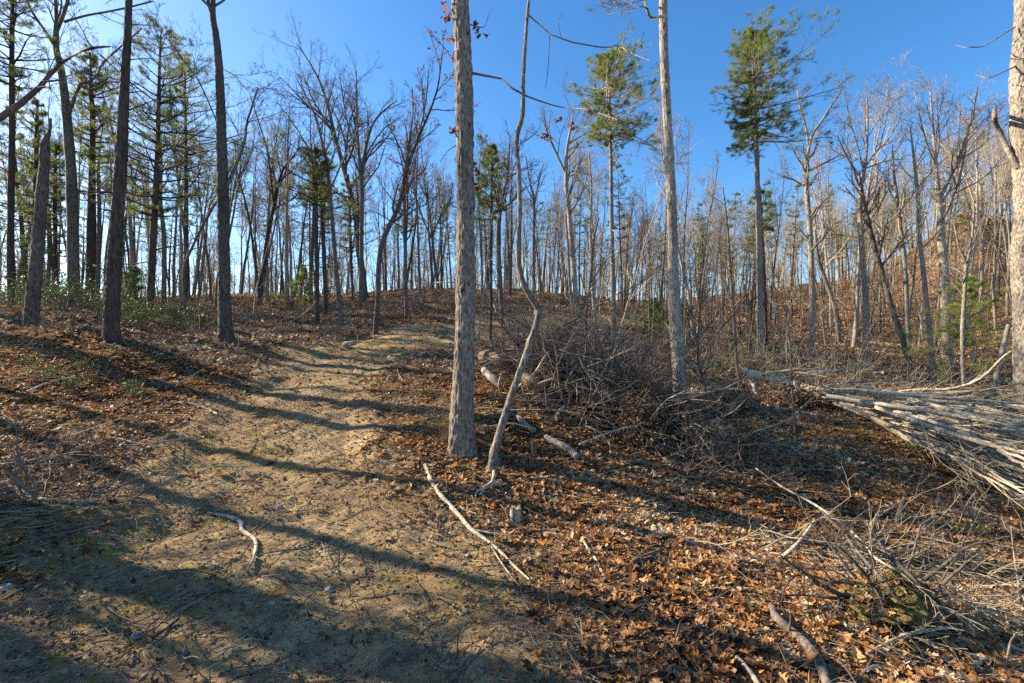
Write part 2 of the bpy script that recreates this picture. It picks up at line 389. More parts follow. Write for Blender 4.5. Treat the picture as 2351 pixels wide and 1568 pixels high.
def leaves(buf, c, size, rng, up=.6, curl=.35, kind='lobed', dirs=None, rnd=None, asp=.7):
    """c (N,3) leaf centres -> bent leaf blades"""
    N = len(c)
    if N == 0: return
    nz = nrm(rng.normal(size=(N, 3))*(1-up)+np.array([0, 0, up])) if dirs is None else dirs
    a = rng.normal(size=(N, 3)); a = nrm(a-nz*np.sum(a*nz, -1, keepdims=True)); b = np.cross(nz, a)
    size = np.broadcast_to(size, (N,))
    if kind == 'lobed':     # x, y outline with oak-like lobes; two spine vertices
        o = np.array([(-1, 0), (-.55, .22), (-.35, .55), (-.12, .28), (.15, .68), (.35, .30), (.62, .42), (1, 0), (.62, -.42), (.35, -.30), (.15, -.68), (-.12, -.28), (-.35, -.55), (-.55, -.22)])
        o = np.r_[o, [(-.3, 0), (.4, 0)]]
        tri = [(0, 1, 14), (1, 2, 14), (2, 3, 14), (3, 15, 14), (3, 4, 15), (4, 5, 15), (5, 6, 15), (6, 7, 15), (7, 8, 15), (8, 9, 15), (9, 10, 15), (10, 11, 15), (11, 14, 15), (11, 12, 14), (12, 13, 14), (13, 0, 14)]
    elif kind == 'oval':
        o = np.array([(-1, 0), (-.3, .5), (.4, .42), (1, 0), (.4, -.42), (-.3, -.5), (-.3, 0), (.4, 0)])
        tri = [(0, 1, 6), (1, 2, 7), (1, 7, 6), (2, 3, 7), (3, 4, 7), (4, 5, 6), (4, 6, 7), (5, 0, 6)]
    else:
        o = np.array([(-1, 0), (0, .6), (1, 0), (0, -.6)]); tri = [(0, 1, 2), (0, 2, 3)]
    K = len(o); jit = 1+rng.normal(0, .13, (N, K))
    x = o[None, :, 0]*jit*size[:, None]*.5; y = o[None, :, 1]*jit*size[:, None]*.5*(asp/.7)
    cu = (rng.normal(0, 1, (N, 1))*curl); cv = (rng.random((N, 1))*1.6*curl)
    z = (cu*(x/size[:, None]*2)**2+cv*np.abs(y/size[:, None]*2)*1.2+.12*rng.normal(size=(N, K))*curl)*size[:, None]*.5
    V = c[:, None]+a[:, None]*x[..., None]+b[:, None]*y[..., None]+nz[:, None]*z[..., None]
    T = (np.array(tri)[None]+(np.arange(N)*K)[:, None, None]).reshape(-1, 3)
    r = rng.random(N) if rnd is None else rnd
    buf.add(V, T=T, a=np.repeat(r, K))
def blades(buf, c, d, L, w, rng, rnd=None):
    """thin pointed triangles (needles, grass)"""
    s = nrm(np.cross(d, rng.normal(size=d.shape)))
    L = np.broadcast_to(L, (len(c),))[:, None]
    V = np.stack([c-s*w, c+s*w, c+d*L], 1)
    buf.add(V, T=np.arange(len(c)*3).reshape(-1, 3), a=np.repeat(rng.random(len(c)) if rnd is None else rnd, 3))

# ------------------------------------------------------------------ ground sheet
TRACK = np.array([ground_px(*p)[:2] for p in [(330,1560),(470,1400),(560,1250),(610,1120),(650,1010),(680,930),(740,870),(850,815),(960,775)]] + [(-.6,16.5),(.4,18.5),(3.0,21),(6,24)])
TRW = np.array([1.75, 1.7, 1.6, 1.5, 1.35, 1.25, 1.35, 1.5, 1.6, 1.5, 1.4, 1.3, 1.2])
_tp = resample(np.c_[TRACK, TRW], 90)
def track(x, y):
    """0..1: how bare the ground is (1 on the middle of the track)"""
    x = np.asarray(x, float); y = np.asarray(y, float); sh = x.shape; x, y = x.ravel(), y.ravel(); out = np.zeros_like(x)
    near = np.where((np.abs(x) < 25) & (y > -6) & (y < 32))[0]
    for i in range(0, len(near), 20000):
        s = near[i:i+20000]
        d = np.hypot(x[s][:, None]-_tp[:, 0], y[s][:, None]-_tp[:, 1])/_tp[:, 2]
        out[s] = np.clip(1.55-d.min(1)*1.0, 0, 1)
    return (out+.25*fbm2(x*.8, y*.8, 31, 3)*(out > 0)).clip(0, 1).reshape(sh)
RUT = resample(TRACK, 140)
ang = np.radians(np.r_[np.arange(-180, -64, 3.5), np.arange(-62, 62.01, .36), np.arange(64, 180, 3.5)])
rad = np.r_[.15, .5, .9, 1.2*1.0062**np.arange(0, 400)]
rad = np.r_[rad, rad[-1]*1.022**np.arange(1, 110)]
rad = np.r_[rad, rad[-1]*1.12**np.arange(1, 24)]
AA, RR = np.meshgrid(ang, rad); gx, gy = np.sin(AA)*RR, np.cos(AA)*RR
gz = height(gx, gy)
na, nr_ = len(ang), len(rad)
ii = np.arange(nr_-1)[:, None]*na; jj = np.arange(na)[None]; j2 = (jj+1) % na
quads = np.stack([ii+jj, ii+j2, ii+na+j2, ii+na+jj], -1).reshape(-1, 4)
V = np.stack([gx, gy, gz], -1).reshape(-1, 3)
cen = np.array([[0, 0, h1(0, 0)]]); V = np.r_[V, cen]
fan = np.stack([np.arange(na), (np.arange(na)+1) % na, np.full(na, len(V)-1)], -1)
V_all_min = V[:, 2].min(); trk = track(V[:, 0], V[:, 1])
mossw = np.clip(.5*trk+.2+1.1*fbm2(V[:, 0]*.9, V[:, 1]*.9, 77, 2), 0, 1)
mossw = np.clip(mossw+1.6*np.exp(-((V[:, 0]+.45)/.35)**2-((V[:, 1]-5.1)/.3)**2), 0, 1)
ground = ob('ground', mesh('ground', V, [quads, fan[:, ::-1]], M['floor'], {'track': trk, 'moss': mossw}))
tag(ground, 'leaf strewn forest floor with a bare clay track curving uphill', kind='structure')


# ------------------------------------------------------------------ trees measured from the view
def ramify(b, P, R, rng, k=(6, 5, 4), L1=None, ang=.75, ratio=.5, trop=.07, tmin=.25, rmin=.0035, wander=.13, tips=None, a=.5):
    """three more orders of branches on the limbs P, R"""
    lev = [(P, R)]
    for q, kk in enumerate(k):
        P, R = children(P, R, kk, ang, ratio, rng, n=(6, 5, 4, 3)[min(q, 3)], wander=wander, trop=trop, rr=.62, tmin=tmin if q == 0 else .15, rmin=rmin if q else rmin*1.6, Labs=L1 if (q == 0 and L1) else None)
        tubes(b, P, R, 4 if q == 0 else 3)
        lev.append((P, R))
    return lev
def pine_crown(bw, bn, P, R, t0, t1, wid, rng, whorls=22, per=4, asym=(0, 0), droop=.0, dens=1.0, top_up=.55, blade=.0026, needle=.095, shape='broad', kb=8):
    n = len(P)-1; ps, ds, Ls, rs = [], [], [], []
    for i in range(whorls):
        u = (i+rng.random()*.5)/whorls; t = t0+(t1-t0)*u
        f = t*n; j = min(int(f), n-1); p = P[j]+(P[j+1]-P[j])*(f-j); r = R[j]
        prof = {'broad': (.35+.65*math.sin(min(1, u*1.5+.15)*math.pi/2))*(1-u)**.55+.10, 'cone': (1-u)**.8+.08, 'thin': (.5+.5*math.sin(u*math.pi))*(1-u*.5)}[shape]
        a0 = rng.random()*6.28
        for q in range(per):
            a = a0+q*6.283/per+rng.normal(0, .25)
            d = np.array([math.cos(a), math.sin(a), .05+top_up*u-droop*(1-u)])
            L = wid*prof*(rng.uniform(.3, .95)+.6*(rng.random() < .25))*(1+asym[0]*math.cos(a)+asym[1]*math.sin(a))
            if rng.random() > dens: continue
            ps.append(p); ds.append(d); Ls.append(max(L, .12)); rs.append(max(min(r*.5, .03), .006))
    Pb, Rb = grow(np.array(ps), nrm(np.array(ds)), np.array(Ls), np.array(rs), rng, 6, .10, .05, .3, .004)
    tubes(bw, Pb, Rb, 4)
    P2, R2 = children(Pb, Rb, 7, .8, .42, rng, n=4, wander=.1, trop=.05, tmin=.2, rmin=.003, flat=.8)
    tubes(bw, P2, R2, 3)
    P3, R3 = children(P2, R2, 4, .7, .55, rng, n=3, wander=.1, trop=.12, tmin=.4, rmin=.002, flat=.6)
    tubes(bw, P3, R3, 3)
    c, d = [], []
    for PP, ts in ((Pb, (.85, 1)), (P2, (.8, 1)), (P3, (.55, .8, 1))):
        m_ = PP.shape[1]-1
        for t in ts:
            f = min(t*m_, m_-.001); j = int(f)
            c.append(PP[:, j]+(PP[:, j+1]-PP[:, j])*(f-j)); d.append(nrm(PP[:, j+1]-PP[:, j]))
    c, d = np.concatenate(c), np.concatenate(d)
    tone = np.clip(.5+.35*rng.normal(size=len(c)), 0, 1)
    c2 = np.repeat(c, kb, 0)+rng.normal(0, .018, (len(c)*kb, 3))
    d2 = nrm(np.repeat(d, kb, 0)*1.0+rng.normal(0, .55, (len(c)*kb, 3))+np.array([0, 0, .15]))
    blades(bn, c2, d2, needle*rng.uniform(.7, 1.2, len(c2)), blade, rng, np.clip(np.repeat(tone, kb)+rng.normal(0, .1, len(c2)), 0, 1))

SEED = [100]
def traced(name, label, cat, Y, path, bk='grey', forks=(), crown=None, ext=0, lean=(0, 0), pine=None, fine=None, dead=0, group=None, redleaf=None, sides=10):
    SEED[0] += 1; rng = np.random.default_rng(SEED[0])
    path = sorted(path, key=lambda p: -p[1])
    x0 = (path[0][0]-CX)/F*Y; zb = h1(x0, Y)
    pts = [wpt(p[0], p[1], Y+lean[0]*(path[0][1]-p[1])/1045*Y) for p in path]; rr = [p[2]*.5/F*Y for p in path]
    base = np.array([x0, Y, min(zb, pts[0][2])-.12])
    pts = [base]+[p for p in pts if p[2] > base[2]+.08]; rr = [rr[0]*1.08]+rr[-(len(pts)-1):]
    if ext:
        d = nrm(pts[-1]-pts[-2]); r = rr[-1]; p = pts[-1]
        for q in range(4):
            d = nrm(d+rng.normal(0, .06, 3)+np.array([0, 0, .12])); p = p+d*ext/4; pts.append(p); rr.append(r*(1-.22*(q+1)))
    D = resample(np.c_[np.array(pts), rr], 40); P, R = D[:, :3], np.maximum(D[:, 3], .003)
    t = empty(name, base, label, cat, group)
    if fine:
        b = fine_trunk(P, R, **fine)
        o = ob('trunk', b.build('trunk', M[bk], base), t)
    else:
        if Y < 40:
            ph = rng.random(40)*6; R = R*(1+.05*np.sin(ph))
            R[0] *= 1.12
        b = Buf(); tubes(b, P[None], R[None], sides); ob('trunk', b.build('trunk', M[bk], base), t)
    bb = Buf(); F_ = []
    for fk in forks:
        q = np.array([wpt(p[0], p[1], Y+(i*rng.normal(0, .15) if i else 0)) for i, p in enumerate(fk)])
        D = resample(np.c_[q, [max(p[2]*.5/F*Y, .003) for p in fk]], 12)
        tubes(bb, D[None, :, :3], D[None, :, 3], 7); F_.append((D[:, :3], D[:, 3]))
    if crown:
        c = dict(k1=10, L=2.2, t0=.55, ang=.75, k=(6, 5, 4), fk=5, rmin=.0035, trop=.08, ratio=.5, tr=.55); c.update(crown)
        if c['k1']:
            P1, R1 = children(P[None], R[None], c['k1'], c['ang'], 0, rng, n=7, wander=.13, trop=c['trop'], rr=c['tr'], tmin=c['t0'], tmax=.99, Labs=c['L'], rmin=.006, fall=c.get('fall', .55))
            tubes(bb, P1, R1, 5)
            lv = ramify(bb, P1, R1, rng, c['k'], rmin=c['rmin'], ratio=c['ratio'])
        if F_ and c['fk']:
            PF = np.array([f[0] for f in F_]); RF = np.array([f[1] for f in F_])
            P1, R1 = children(PF, RF, c['fk'], .6, 0, rng, n=6, wander=.13, trop=.07, rr=.5, tmin=.3, tmax=1, Labs=c['L']*.6, rmin=.005)
            tubes(bb, P1, R1, 4); lvf = ramify(bb, P1, R1, rng, c['k'][:3], rmin=c['rmin'], ratio=c['ratio'])
    if dead:
        P1, R1 = children(P[None], R[None], dead, 1.45, 0, rng, n=5, wander=.1, trop=-.03, rr=.22, tmin=.12, tmax=.95, Labs=.07*Y, rmin=.004, fall=.3)
        tubes(bb, P1, R1, 4); P2, R2 = children(P1, R1, 4, .7, .4, rng, n=4, rmin=.003); tubes(bb, P2, R2, 3)
    if pine:
        bn = Buf(); pine_crown(bb, bn, P, R, rng=rng, **pine)
        ob('needles', bn.build('needles', M['needles'], base, smooth=False), t)
    if bb.n: ob('branches', bb.build('branches', M['twig_pale' if bk in ('pale', 'dead') else 'twig'] if not F_ and bk != 'pine' or bk == 'dead' else M[bk], base), t)
    if redleaf:
        cand = lv[-1][0].reshape(-1, 3)
        cl = cand[rng.choice(len(cand), redleaf//4)]
        cc = np.repeat(cl, 4, 0)+rng.normal(0, .05, (len(cl)*4, 3)); b = Buf(); leaves(b, cc, rng.uniform(.05, .10, len(cc)), rng, up=.1, curl=.6, kind='oval')
        ob('withered_leaves', b.build('withered_leaves', M['redleaf'], base, smooth=False), t)
    return t

FT = dict(k=110, step=.012, amp=.06, seed=3, fz=5.0)
# --- the four near trunks
traced('oak_tree', 'thick straight oak trunk with furrowed bark, in the middle beside the track', 'tree', 5.4,
 [(1061,1030,60),(1061,990,57),(1061,951,54),(1063,900,50),(1066,824,46),(1068,700,44),(1069,500,41),(1067,317,41),(1063,130,41),(1056,0,40)], 'oak',
 forks=[[(1086,168,6),(1105,164,5),(1125,162,5),(1150,180,4),(1185,209,4),(1240,232,3.4),(1293,247,3),(1350,252,2.4),(1420,275,1.6)],
        [(1076,55,3),(1100,62,2),(1120,40,1.6),(1128,20,1.2)], [(1050,150,3),(1020,110,2),(990,80,1.5)], [(1052,330,3),(1030,345,2),(1010,372,1.4)]],
 crown=dict(k1=12, t0=.70, L=2.6, fk=0), ext=5.5, fine=dict(FT, flare=.34, knots=((.9, 2.4, .12), (2.2, 4.4, .14), (3.1, 4.9, .16), (1.5, 5.2, .1), (3.9, 1.2, .15))))
def kept_leaves(t, spots, Y, n, mt='redleaf', seed=1):
    rng = np.random.default_rng(seed); c = np.concatenate([wpt(px, py, Y)+rng.normal(0, sp, (n, 3)) for px, py, sp in spots]); b = Buf()
    leaves(b, c, rng.uniform(.05, .09, len(c)), rng, up=.1, curl=.6, kind='oval'); ob('withered_leaves', b.build('withered_leaves', M[mt], t.location, smooth=False), t)
kept_leaves([o for o in COL.objects if o.name == 'oak_tree'][0], [(1036,88,.04),(1100,82,.04),(1028,40,.03),(1092,385,.04),(1040,130,.02),(1088,60,.03),(1283,272,.025),(1316,290,.02),(1252,312,.02),(1350,262,.02),(1040,300,.03),(1092,425,.03),(1020,15,.04)], 5.4, 7)
traced('crooked_tree', 'thin crooked tree bent sharply at its elbow, right of the thick oak', 'tree', 4.9,
 [(1130,1086,22),(1134,1040,20),(1147,994,18),(1175,905,16),(1204,824,15),(1226,760,15),(1237,715,15),(1222,690,13),(1207,664,13),(1193,615,12),(1190,560,11.5),(1193,507,11),(1190,381,10),(1186,317,10),(1198,273,10),(1201,190,9),(1207,82,8),(1214,0,7)], 'oak',
 forks=[[(1214,35,3.6),(1268,82,3.2),(1310,96,3),(1356,105,3),(1414,104,2.4),(1455,124,2),(1492,140,1.2)], [(1262,80,2),(1258,159,1.6),(1252,203,1)], [(1193,330,2.6),(1215,318,2.2),(1230,304,2),(1242,279,1)],
        [(1290,90,1.4),(1283,60,1),(1291,30,.8)], [(1414,104,1.6),(1440,70,1.2),(1452,40,.8)], [(1440,115,1.2),(1470,95,1),(1480,70,.7)]],
 crown=dict(k1=6, t0=.85, L=1.3, fk=0, k=(4, 3)), ext=1.6, fine=dict(k=60, step=.012, amp=.06, seed=8, flare=.0, fr=14, fz=7, knots=((1.62, 1.0, .45), (1.55, 4.2, .4), (.45, 3, .3), (.8, 5, .3), (1.1, 3.5, .25), (2.1, 4, .3), (2.7, 5, .35), (3.3, 3.6, .3), (.25, 4.6, .3))))
traced('slender_tree', 'tall pale grey trunk at the far right end of the brush heap', 'tree', 7.5,
 [(1560,985,40),(1559,950,35),(1560,888,31),(1556,800,29),(1551,740,28),(1546,634,24),(1543,507,22),(1538,380,20),(1531,254,20),(1525,127,19),(1523,0,19)], 'pale',
 forks=[[(1517,44,6),(1503,44,6),(1493,38,6),(1486,20,5.5),(1480,0,5),(1474,-40,4)]],
 crown=dict(k1=14, t0=.66, L=2.4, fk=4), ext=4.5, fine=dict(FT, seed=12, flare=.26, amp=.05, knots=((2.0, 2.0, .12), (4.6, 4.4, .15), (3.3, 5.0, .1))))
traced('oak_tree', 'massive pale oak trunk cut off by the right edge of the view', 'tree', 9.5,
 [(2366,960,58),(2364,900,52),(2362,750,50),(2356,600,50),(2360,450,46),(2356,300,50),(2352,190,48),(2356,80,42),(2358,0,40)], 'oak',
 forks=[[(2338,385,12),(2322,360,11),(2305,324,10),(2290,290,10),(2285,273,9),(2283,251,7)], [(2330,62,4),(2300,80,3),(2267,102,2.6),(2230,108,2),(2195,104,1.4)], [(2335,150,4),(2310,162,3),(2270,178,2),(2240,172,1.4)]],
 crown=dict(k1=12, t0=.72, L=3.2, fk=0), ext=4, fine=dict(FT, seed=21, flare=.1, amp=.05))
# --- left group
traced('pine_tree', 'big dark pine trunk in front of the left group, with dead side twigs', 'pine', 9.0,
 [(255,796,35),(256,740,31),(262,620,28),(270,480,25),(276,403,24),(283,260,20),(288,160,17),(293,80,15),(296,0,13)], 'pine',
 dead=26, ext=5, pine=dict(t0=.70, t1=.99, wid=2.4, whorls=12, per=4, asym=(-.2, .1)), fine=dict(FT, seed=31, flare=.25))
traced('maple_tree', 'slightly wavy grey trunk standing left of the track, forked at the very top', 'tree', 11,
 [(519,783,32),(516,720,27),(514,600,25),(512,470,24),(509,350,22),(505,200,18),(502,140,16),(494,70,14),(488,30,12),(490,0,9)], 'grey',
 forks=[[(520,430,8),(545,370,7),(562,322,6),(566,285,5),(580,240,4),(592,200,2.5)], [(489,40,7),(480,15,6),(474,-20,5)], [(512,330,3),(490,260,3),(470,215,3),(430,150,2.5),(400,110,2),(360,60,1.5)], [(515,160,2),(540,175,1.5),(560,200,1)]],
 crown=dict(k1=12, t0=.66, L=2.2, fk=5, k=(5, 4, 3)), ext=3.5, fine=dict(FT, k=60, seed=35, amp=.05, flare=.28))
traced('leaning_sapling', 'thin bare stem leaning right across the wavy grey trunk', 'sapling', 15.5, [(424,690,6),(425,607,6),(445,560,5),(475,500,5),(504,450,4),(530,380,3)], 'grey', crown=dict(k1=8, t0=.3, L=1.1, k=(4, 3)))
t = traced('dead_snag', 'broken leaning dead trunk with a splintered top at the left', 'snag', 10,
 [(72,738,28),(78,660,25),(86,580,23),(92,500,22),(98,420,20),(102,380,18),(104,330,16),(106,318,12),(113,306,7),(115,290,6),(116,272,5)], 'grey', fine=dict(FT, k=48, seed=37, amp=.07, flare=.12, knots=((2.6, 3.3, .3), (3.6, 0.2, .25))))
traced('oak_tree', 'tall grey tree with a many forked crown between the snag and the big dark pine', 'tree', 14,
 [(170,706,24),(168,600,22),(166,480,21),(163,390,20),(156,300,17),(146,200,15),(138,150,13),(128,108,12),(130,50,8),(128,0,6)], 'grey',
 forks=[[(128,110,8),(110,80,7),(92,55,6),(65,10,5),(50,-30,4)], [(130,70,8),(143,40,7),(156,0,6),(160,-30,4)], [(147,50,5),(200,35,4.5),(240,28,4),(280,20,4),(350,3,3)],
        [(158,262,8),(168,240,7),(178,196,6),(205,188,5),(240,140,4.5),(285,100,4),(325,65,3)], [(178,196,5),(212,205,4),(250,188,3.5),(275,190,3)]],
 crown=dict(k1=8, t0=.65, L=2.0, fk=4, k=(4, 4, 3)), ext=2.5)
traced('oak_tree', 'tree left of the view whose thick dark limb reaches up across the left edge', 'tree', 9.5,
 [(-150,760,40),(-130,500,36),(-120,330,30),(-125,200,24),(-130,0,16)], 'grey',
 forks=[[(-121,350,17),(-60,318,15),(0,284,14),(30,252,13),(72,220,12),(95,192,10),(130,155,8),(150,140,7),(175,122,6),(212,110,5),(250,107,4)], [(88,202,5),(100,200,5),(116,202,4)], [(95,188,5),(118,186,4.5),(140,182,4)]],
 crown=dict(k1=8, t0=.7, L=2.2, fk=4, k=(5, 4, 3)), ext=3)
traced('pine_tree', 'medium pine with a dense blue green crown right behind the big dark pine trunk', 'pine', 14,
 [(343,746,17),(347,650,15),(352,540,14),(358,430,12),(362,322,9),(365,200,7),(368,110,4),(370,66,2)], 'pine', dead=14,
 pine=dict(t0=.36, t1=.99, wid=2.4, whorls=20, per=4, shape='broad', dens=.85))
traced('pine_tree', 'small crowned pine between the medium pine and the wavy grey trunk', 'pine', 18,
 [(420,722,11),(428,640,10),(427,537,10),(427,400,8),(426,300,6),(425,200,4),(424,130,2)], 'pine', dead=12, pine=dict(t0=.46, t1=.99, wid=2.4, whorls=17, per=4, asym=(.3, 0), dens=.85))
traced('pine_tree', 'dark pine trunk with sparse needles just left of the big pine', 'pine', 15.5,
 [(204,716,16),(206,600,14),(208,480,13),(212,322,10),(209,200,7),(207,120,3)], 'pine', dead=16, pine=dict(t0=.56, t1=.99, wid=1.3, whorls=18, per=4, dens=.8, asym=(.3, .1)))
traced('pine_tree', 'straight dark pine near the left edge with needles among its upper twigs', 'pine', 13,
 [(25,710,14),(24,600,13),(25,480,12),(27,268,10),(27,120,9),(28,0,7)], 'pine', dead=18, ext=2.5, pine=dict(t0=.56, t1=.99, wid=1.5, whorls=18, per=4, dens=.8))
traced('pine_tree', 'slim pine directly behind the broken snag', 'pine', 19, [(74,692,12),(78,560,11),(82,430,9),(84,300,7),(86,230,4)], 'pine', dead=14, pine=dict(t0=.45, t1=.99, wid=1.2, whorls=16, per=4, dens=.7))
traced('pine_tree', 'young pine whose low boughs show between the snag and the grey forked tree', 'pine', 21, [(128,688,9),(127,560,8),(126,430,7),(128,330,4)], 'pine', dead=10, pine=dict(t0=.3, t1=.99, wid=1.5, whorls=18, per=4, dens=.7))
traced('bare_tree', 'slim upright bare trunk seen just left of the base of the big dark pine', 'tree', 21, [(224,690,10),(226,600,9),(228,483,8),(226,400,6)], 'grey', crown=dict(k1=8, t0=.5, L=1.6, k=(5, 4)), ext=3)
traced('bare_tree', 'slim bare trunk right of the medium pine, on the left crest', 'tree', 22, [(376,692,11),(377,600,10),(376,537,9),(368,456,8),(370,380,6)], 'grey', crown=dict(k1=10, t0=.5, L=1.8, k=(5, 4)), ext=3)
traced('broken_pole', 'thin broken dead pole leaning against the foot of the big dark pine', 'pole', 9.15, [(238,790,6),(239,730,6),(241,664,4)], 'rot')
# --- middle group behind the track
traced('leaning_oak', 'oak leaning right above the track bend, brown leaves still on its upper twigs', 'tree', 14.5,
 [(862,766,13),(868,680,12),(869,618,12),(879,553,11),(898,510,11),(912,483,10),(933,392,9),(955,330,7),(972,290,6),(992,242,5),(1005,200,4),(1012,150,3),(1018,110,2)], 'grey',
 forks=[[(925,420,5),(938,330,4),(948,260,3),(946,200,2)], [(960,318,4),(978,230,3),(984,160,2)]],
 crown=dict(k1=18, t0=.35, L=1.7, fk=6, k=(5, 4)), redleaf=420)
traced('bare_tree', 'bare tree left of the leaf bearing oak, its trunk curving left', 'tree', 16,
 [(785,752,12),(779,690,11),(772,618,10),(766,550,10),(761,483,9),(750,376,8),(738,320,6),(724,268,5),(700,215,3),(680,180,2)], 'grey', crown=dict(k1=16, t0=.45, L=2.6, k=(5, 4, 3)))
traced('bare_tree', 'dark straight trunk dividing into a broad fan shaped crown behind the track', 'tree', 22,
 [(828,712,12),(830,620,11),(830,537,10),(830,419,9),(822,330,7),(819,250,5),(818,161,2)], 'grey',
 forks=[[(830,420,7),(840,340,6),(856,285,5),(880,255,4),(911,231,2)], [(824,360,5),(800,290,4),(788,230,3),(780,170,2)], [(835,380,4),(862,335,3),(890,318,2),(915,322,1.4)]], crown=dict(k1=14, t0=.5, L=3.0, fk=7, k=(6, 4, 3)))
traced('bare_tree', 'big bare tree slanting up to the left with the tallest crown of the middle woods', 'tree', 24,
 [(838,706,12),(828,600,12),(812,473,11),(790,390,10),(767,306,9),(752,240,7),(735,190,5),(705,135,3),(681,100,2)], 'grey',
 forks=[[(790,390,6),(810,340,5),(815,300,4),(812,230,2)], [(767,306,5),(735,270,4),(700,240,3),(660,210,2)]], crown=dict(k1=18, t0=.4, L=3.2, fk=6, k=(6, 4, 3)))
traced('twin_tree', 'two stemmed reddish bare tree slanting right, on the crest left of the dark pines', 'tree', 24,
 [(593,705,9.4),(604,620,8.6),(616,537,8.6),(625,490,7.9),(632,456,7.2),(642,410,5.8),(655,380,4.3),(680,350,2.9),(690,300,1.4)], 'pine',
 forks=[[(596,680,6.5),(585,600,5.8),(575,520,5.0),(560,450,4.3),(545,400,2.9),(540,330,1.4)], [(628,470,5.0),(622,410,4.3),(610,330,3.6),(590,270,2.9),(575,220,1.4)], [(636,440,3.6),(655,395,2.9),(661,330,2.9),(664,250,1.4)]], crown=dict(k1=14, t0=.5, L=2.8, fk=7, k=(6, 4, 3)))
traced('pine_tree', 'dark half dead pine left of the track bend with one flat spray of boughs', 'pine', 16,
 [(729,745,10),(728,650,9),(726,537,9),(725,430,8),(724,360,5),(722,330,2)], 'pine', dead=34, pine=dict(t0=.66, t1=.98, wid=1.5, whorls=9, per=4, asym=(-.3, 0), shape='thin'))
traced('pine_tree', 'second dark pine standing just right of the half dead one', 'pine', 19, [(748,711,10),(745,620,9),(742,537,9),(739,440,8),(737,370,4)], 'pine', dead=24, pine=dict(t0=.55, t1=.98, wid=1.5, whorls=10, per=4, dens=.7, asym=(.4, 0), shape='thin'))
traced('bare_tree', 'thin dark tree on the outside of the track bend, right of the leaf bearing oak', 'tree', 18, [(933,727,10),(931,640,9),(930,537,8),(929,456,7),(936,380,5),(945,300,3)], 'grey', crown=dict(k1=16, t0=.35, L=1.6, k=(5, 4)))
traced('bare_tree', 'pale slim trunk on the crest right of the two stemmed tree', 'tree', 26, [(657,695,8),(658,600,8),(658,510,7),(659,430,6),(662,376,4)], 'pale', crown=dict(k1=10, t0=.4, L=2, k=(5, 4)), ext=2)
traced('pine_tree', 'slim pine behind the curving bare tree, with thin boughs to the right', 'pine', 24, [(810,704,8),(806,600,7),(803,500,6),(800,400,4)], 'pine', dead=12, pine=dict(t0=.4, t1=.98, wid=1.8, whorls=12, per=4, dens=.7, asym=(.5, 0), shape='thin'))
traced('bare_tree', 'round crowned bare tree on the skyline just left of the thick oak', 'tree', 30, [(1008,678,8),(1000,620,7),(995,580,7),(992,537,6),(985,480,4),(980,420,2)], 'grey', forks=[[(993,540,5),(1010,500,4),(1030,470,3),(1040,420,2)], [(992,550,4),(970,500,3),(955,450,2)]], crown=dict(k1=12, t0=.6, L=2.6, fk=7, k=(5, 4, 3)))
# --- between the oak and the pale trunk
traced('forked_tree', 'grey tree forking high just right of the thick oak', 'tree', 17, [(1154,752,13),(1150,680,12),(1144,571,12),(1147,495,10),(1158,440,7),(1166,390,5),(1170,330,3)], 'grey', forks=[[(1147,500,7),(1136,440,6),(1124,400,5),(1112,340,3)], [(1160,430,4),(1185,370,3),(1196,320,2)]], crown=dict(k1=14, t0=.55, L=1.8, fk=6, k=(5, 4, 3)))
traced('pine_tree', 'slim pine with thin yellow green boughs between the thick oak and the forked tree', 'pine', 14.5, [(1126,776,9),(1127,700,8),(1127,634,8),(1128,500,7),(1129,412,5),(1130,330,2)], 'pine', dead=14, pine=dict(t0=.62, t1=.99, wid=1.0, whorls=14, per=4, dens=.7, asym=(-.3, 0)))
traced('bare_tree', 'bare tree behind the bent tree whose thin trunk curves left at the top', 'tree', 29, [(1226,688,7),(1225,620,6.5),(1225,571,6),(1226,500,6),(1226,457,5),(1214,407,3),(1208,360,2)], 'grey', forks=[[(1226,480,4),(1236,420,3),(1246,380,2)]], crown=dict(k1=12, t0=.55, L=2.0, fk=6, k=(5, 4)))
traced('twin_tree', 'three close trunks rising from one foot behind the brush heap, crown leaning left', 'tree', 21,
 [(1330,731,13),(1322,670,12),(1316,600,12),(1308,507,11),(1300,420,9),(1302,340,7),(1312,285,4),(1320,230,2)], 'pale', forks=[[(1318,728,7),(1308,650,7),(1304,560,6),(1300,470,5),(1320,400,3),(1340,360,2)], [(1299,400,6),(1272,340,5),(1255,300,4),(1248,260,2)], [(1303,500,6),(1330,455,4),(1350,400,2)]], crown=dict(k1=12, t0=.55, L=2.4, fk=6, k=(6, 4, 3)))
traced('bare_tree', 'thin pale trunk just right of the three close trunks', 'tree', 18, [(1369,765,8),(1363,700,7),(1358,620,7),(1357,507,6),(1358,420,4),(1352,350,2)], 'pale', crown=dict(k1=16, t0=.35, L=1.5, k=(5, 4)))
traced('pine_tree', 'tall bare stemmed pine with a tufted green crown between the two front trunks', 'pine', 17,
 [(1411,802,12),(1409,720,11),(1407,634,11),(1404,500,10),(1403,380,8),(1401,285,7),(1399,200,5),(1400,124,2)], 'pale', dead=12, pine=dict(t0=.70, t1=.995, wid=2.0, whorls=20, per=5, kb=14, asym=(.3, 0), top_up=.45, droop=.35, dens=.85))
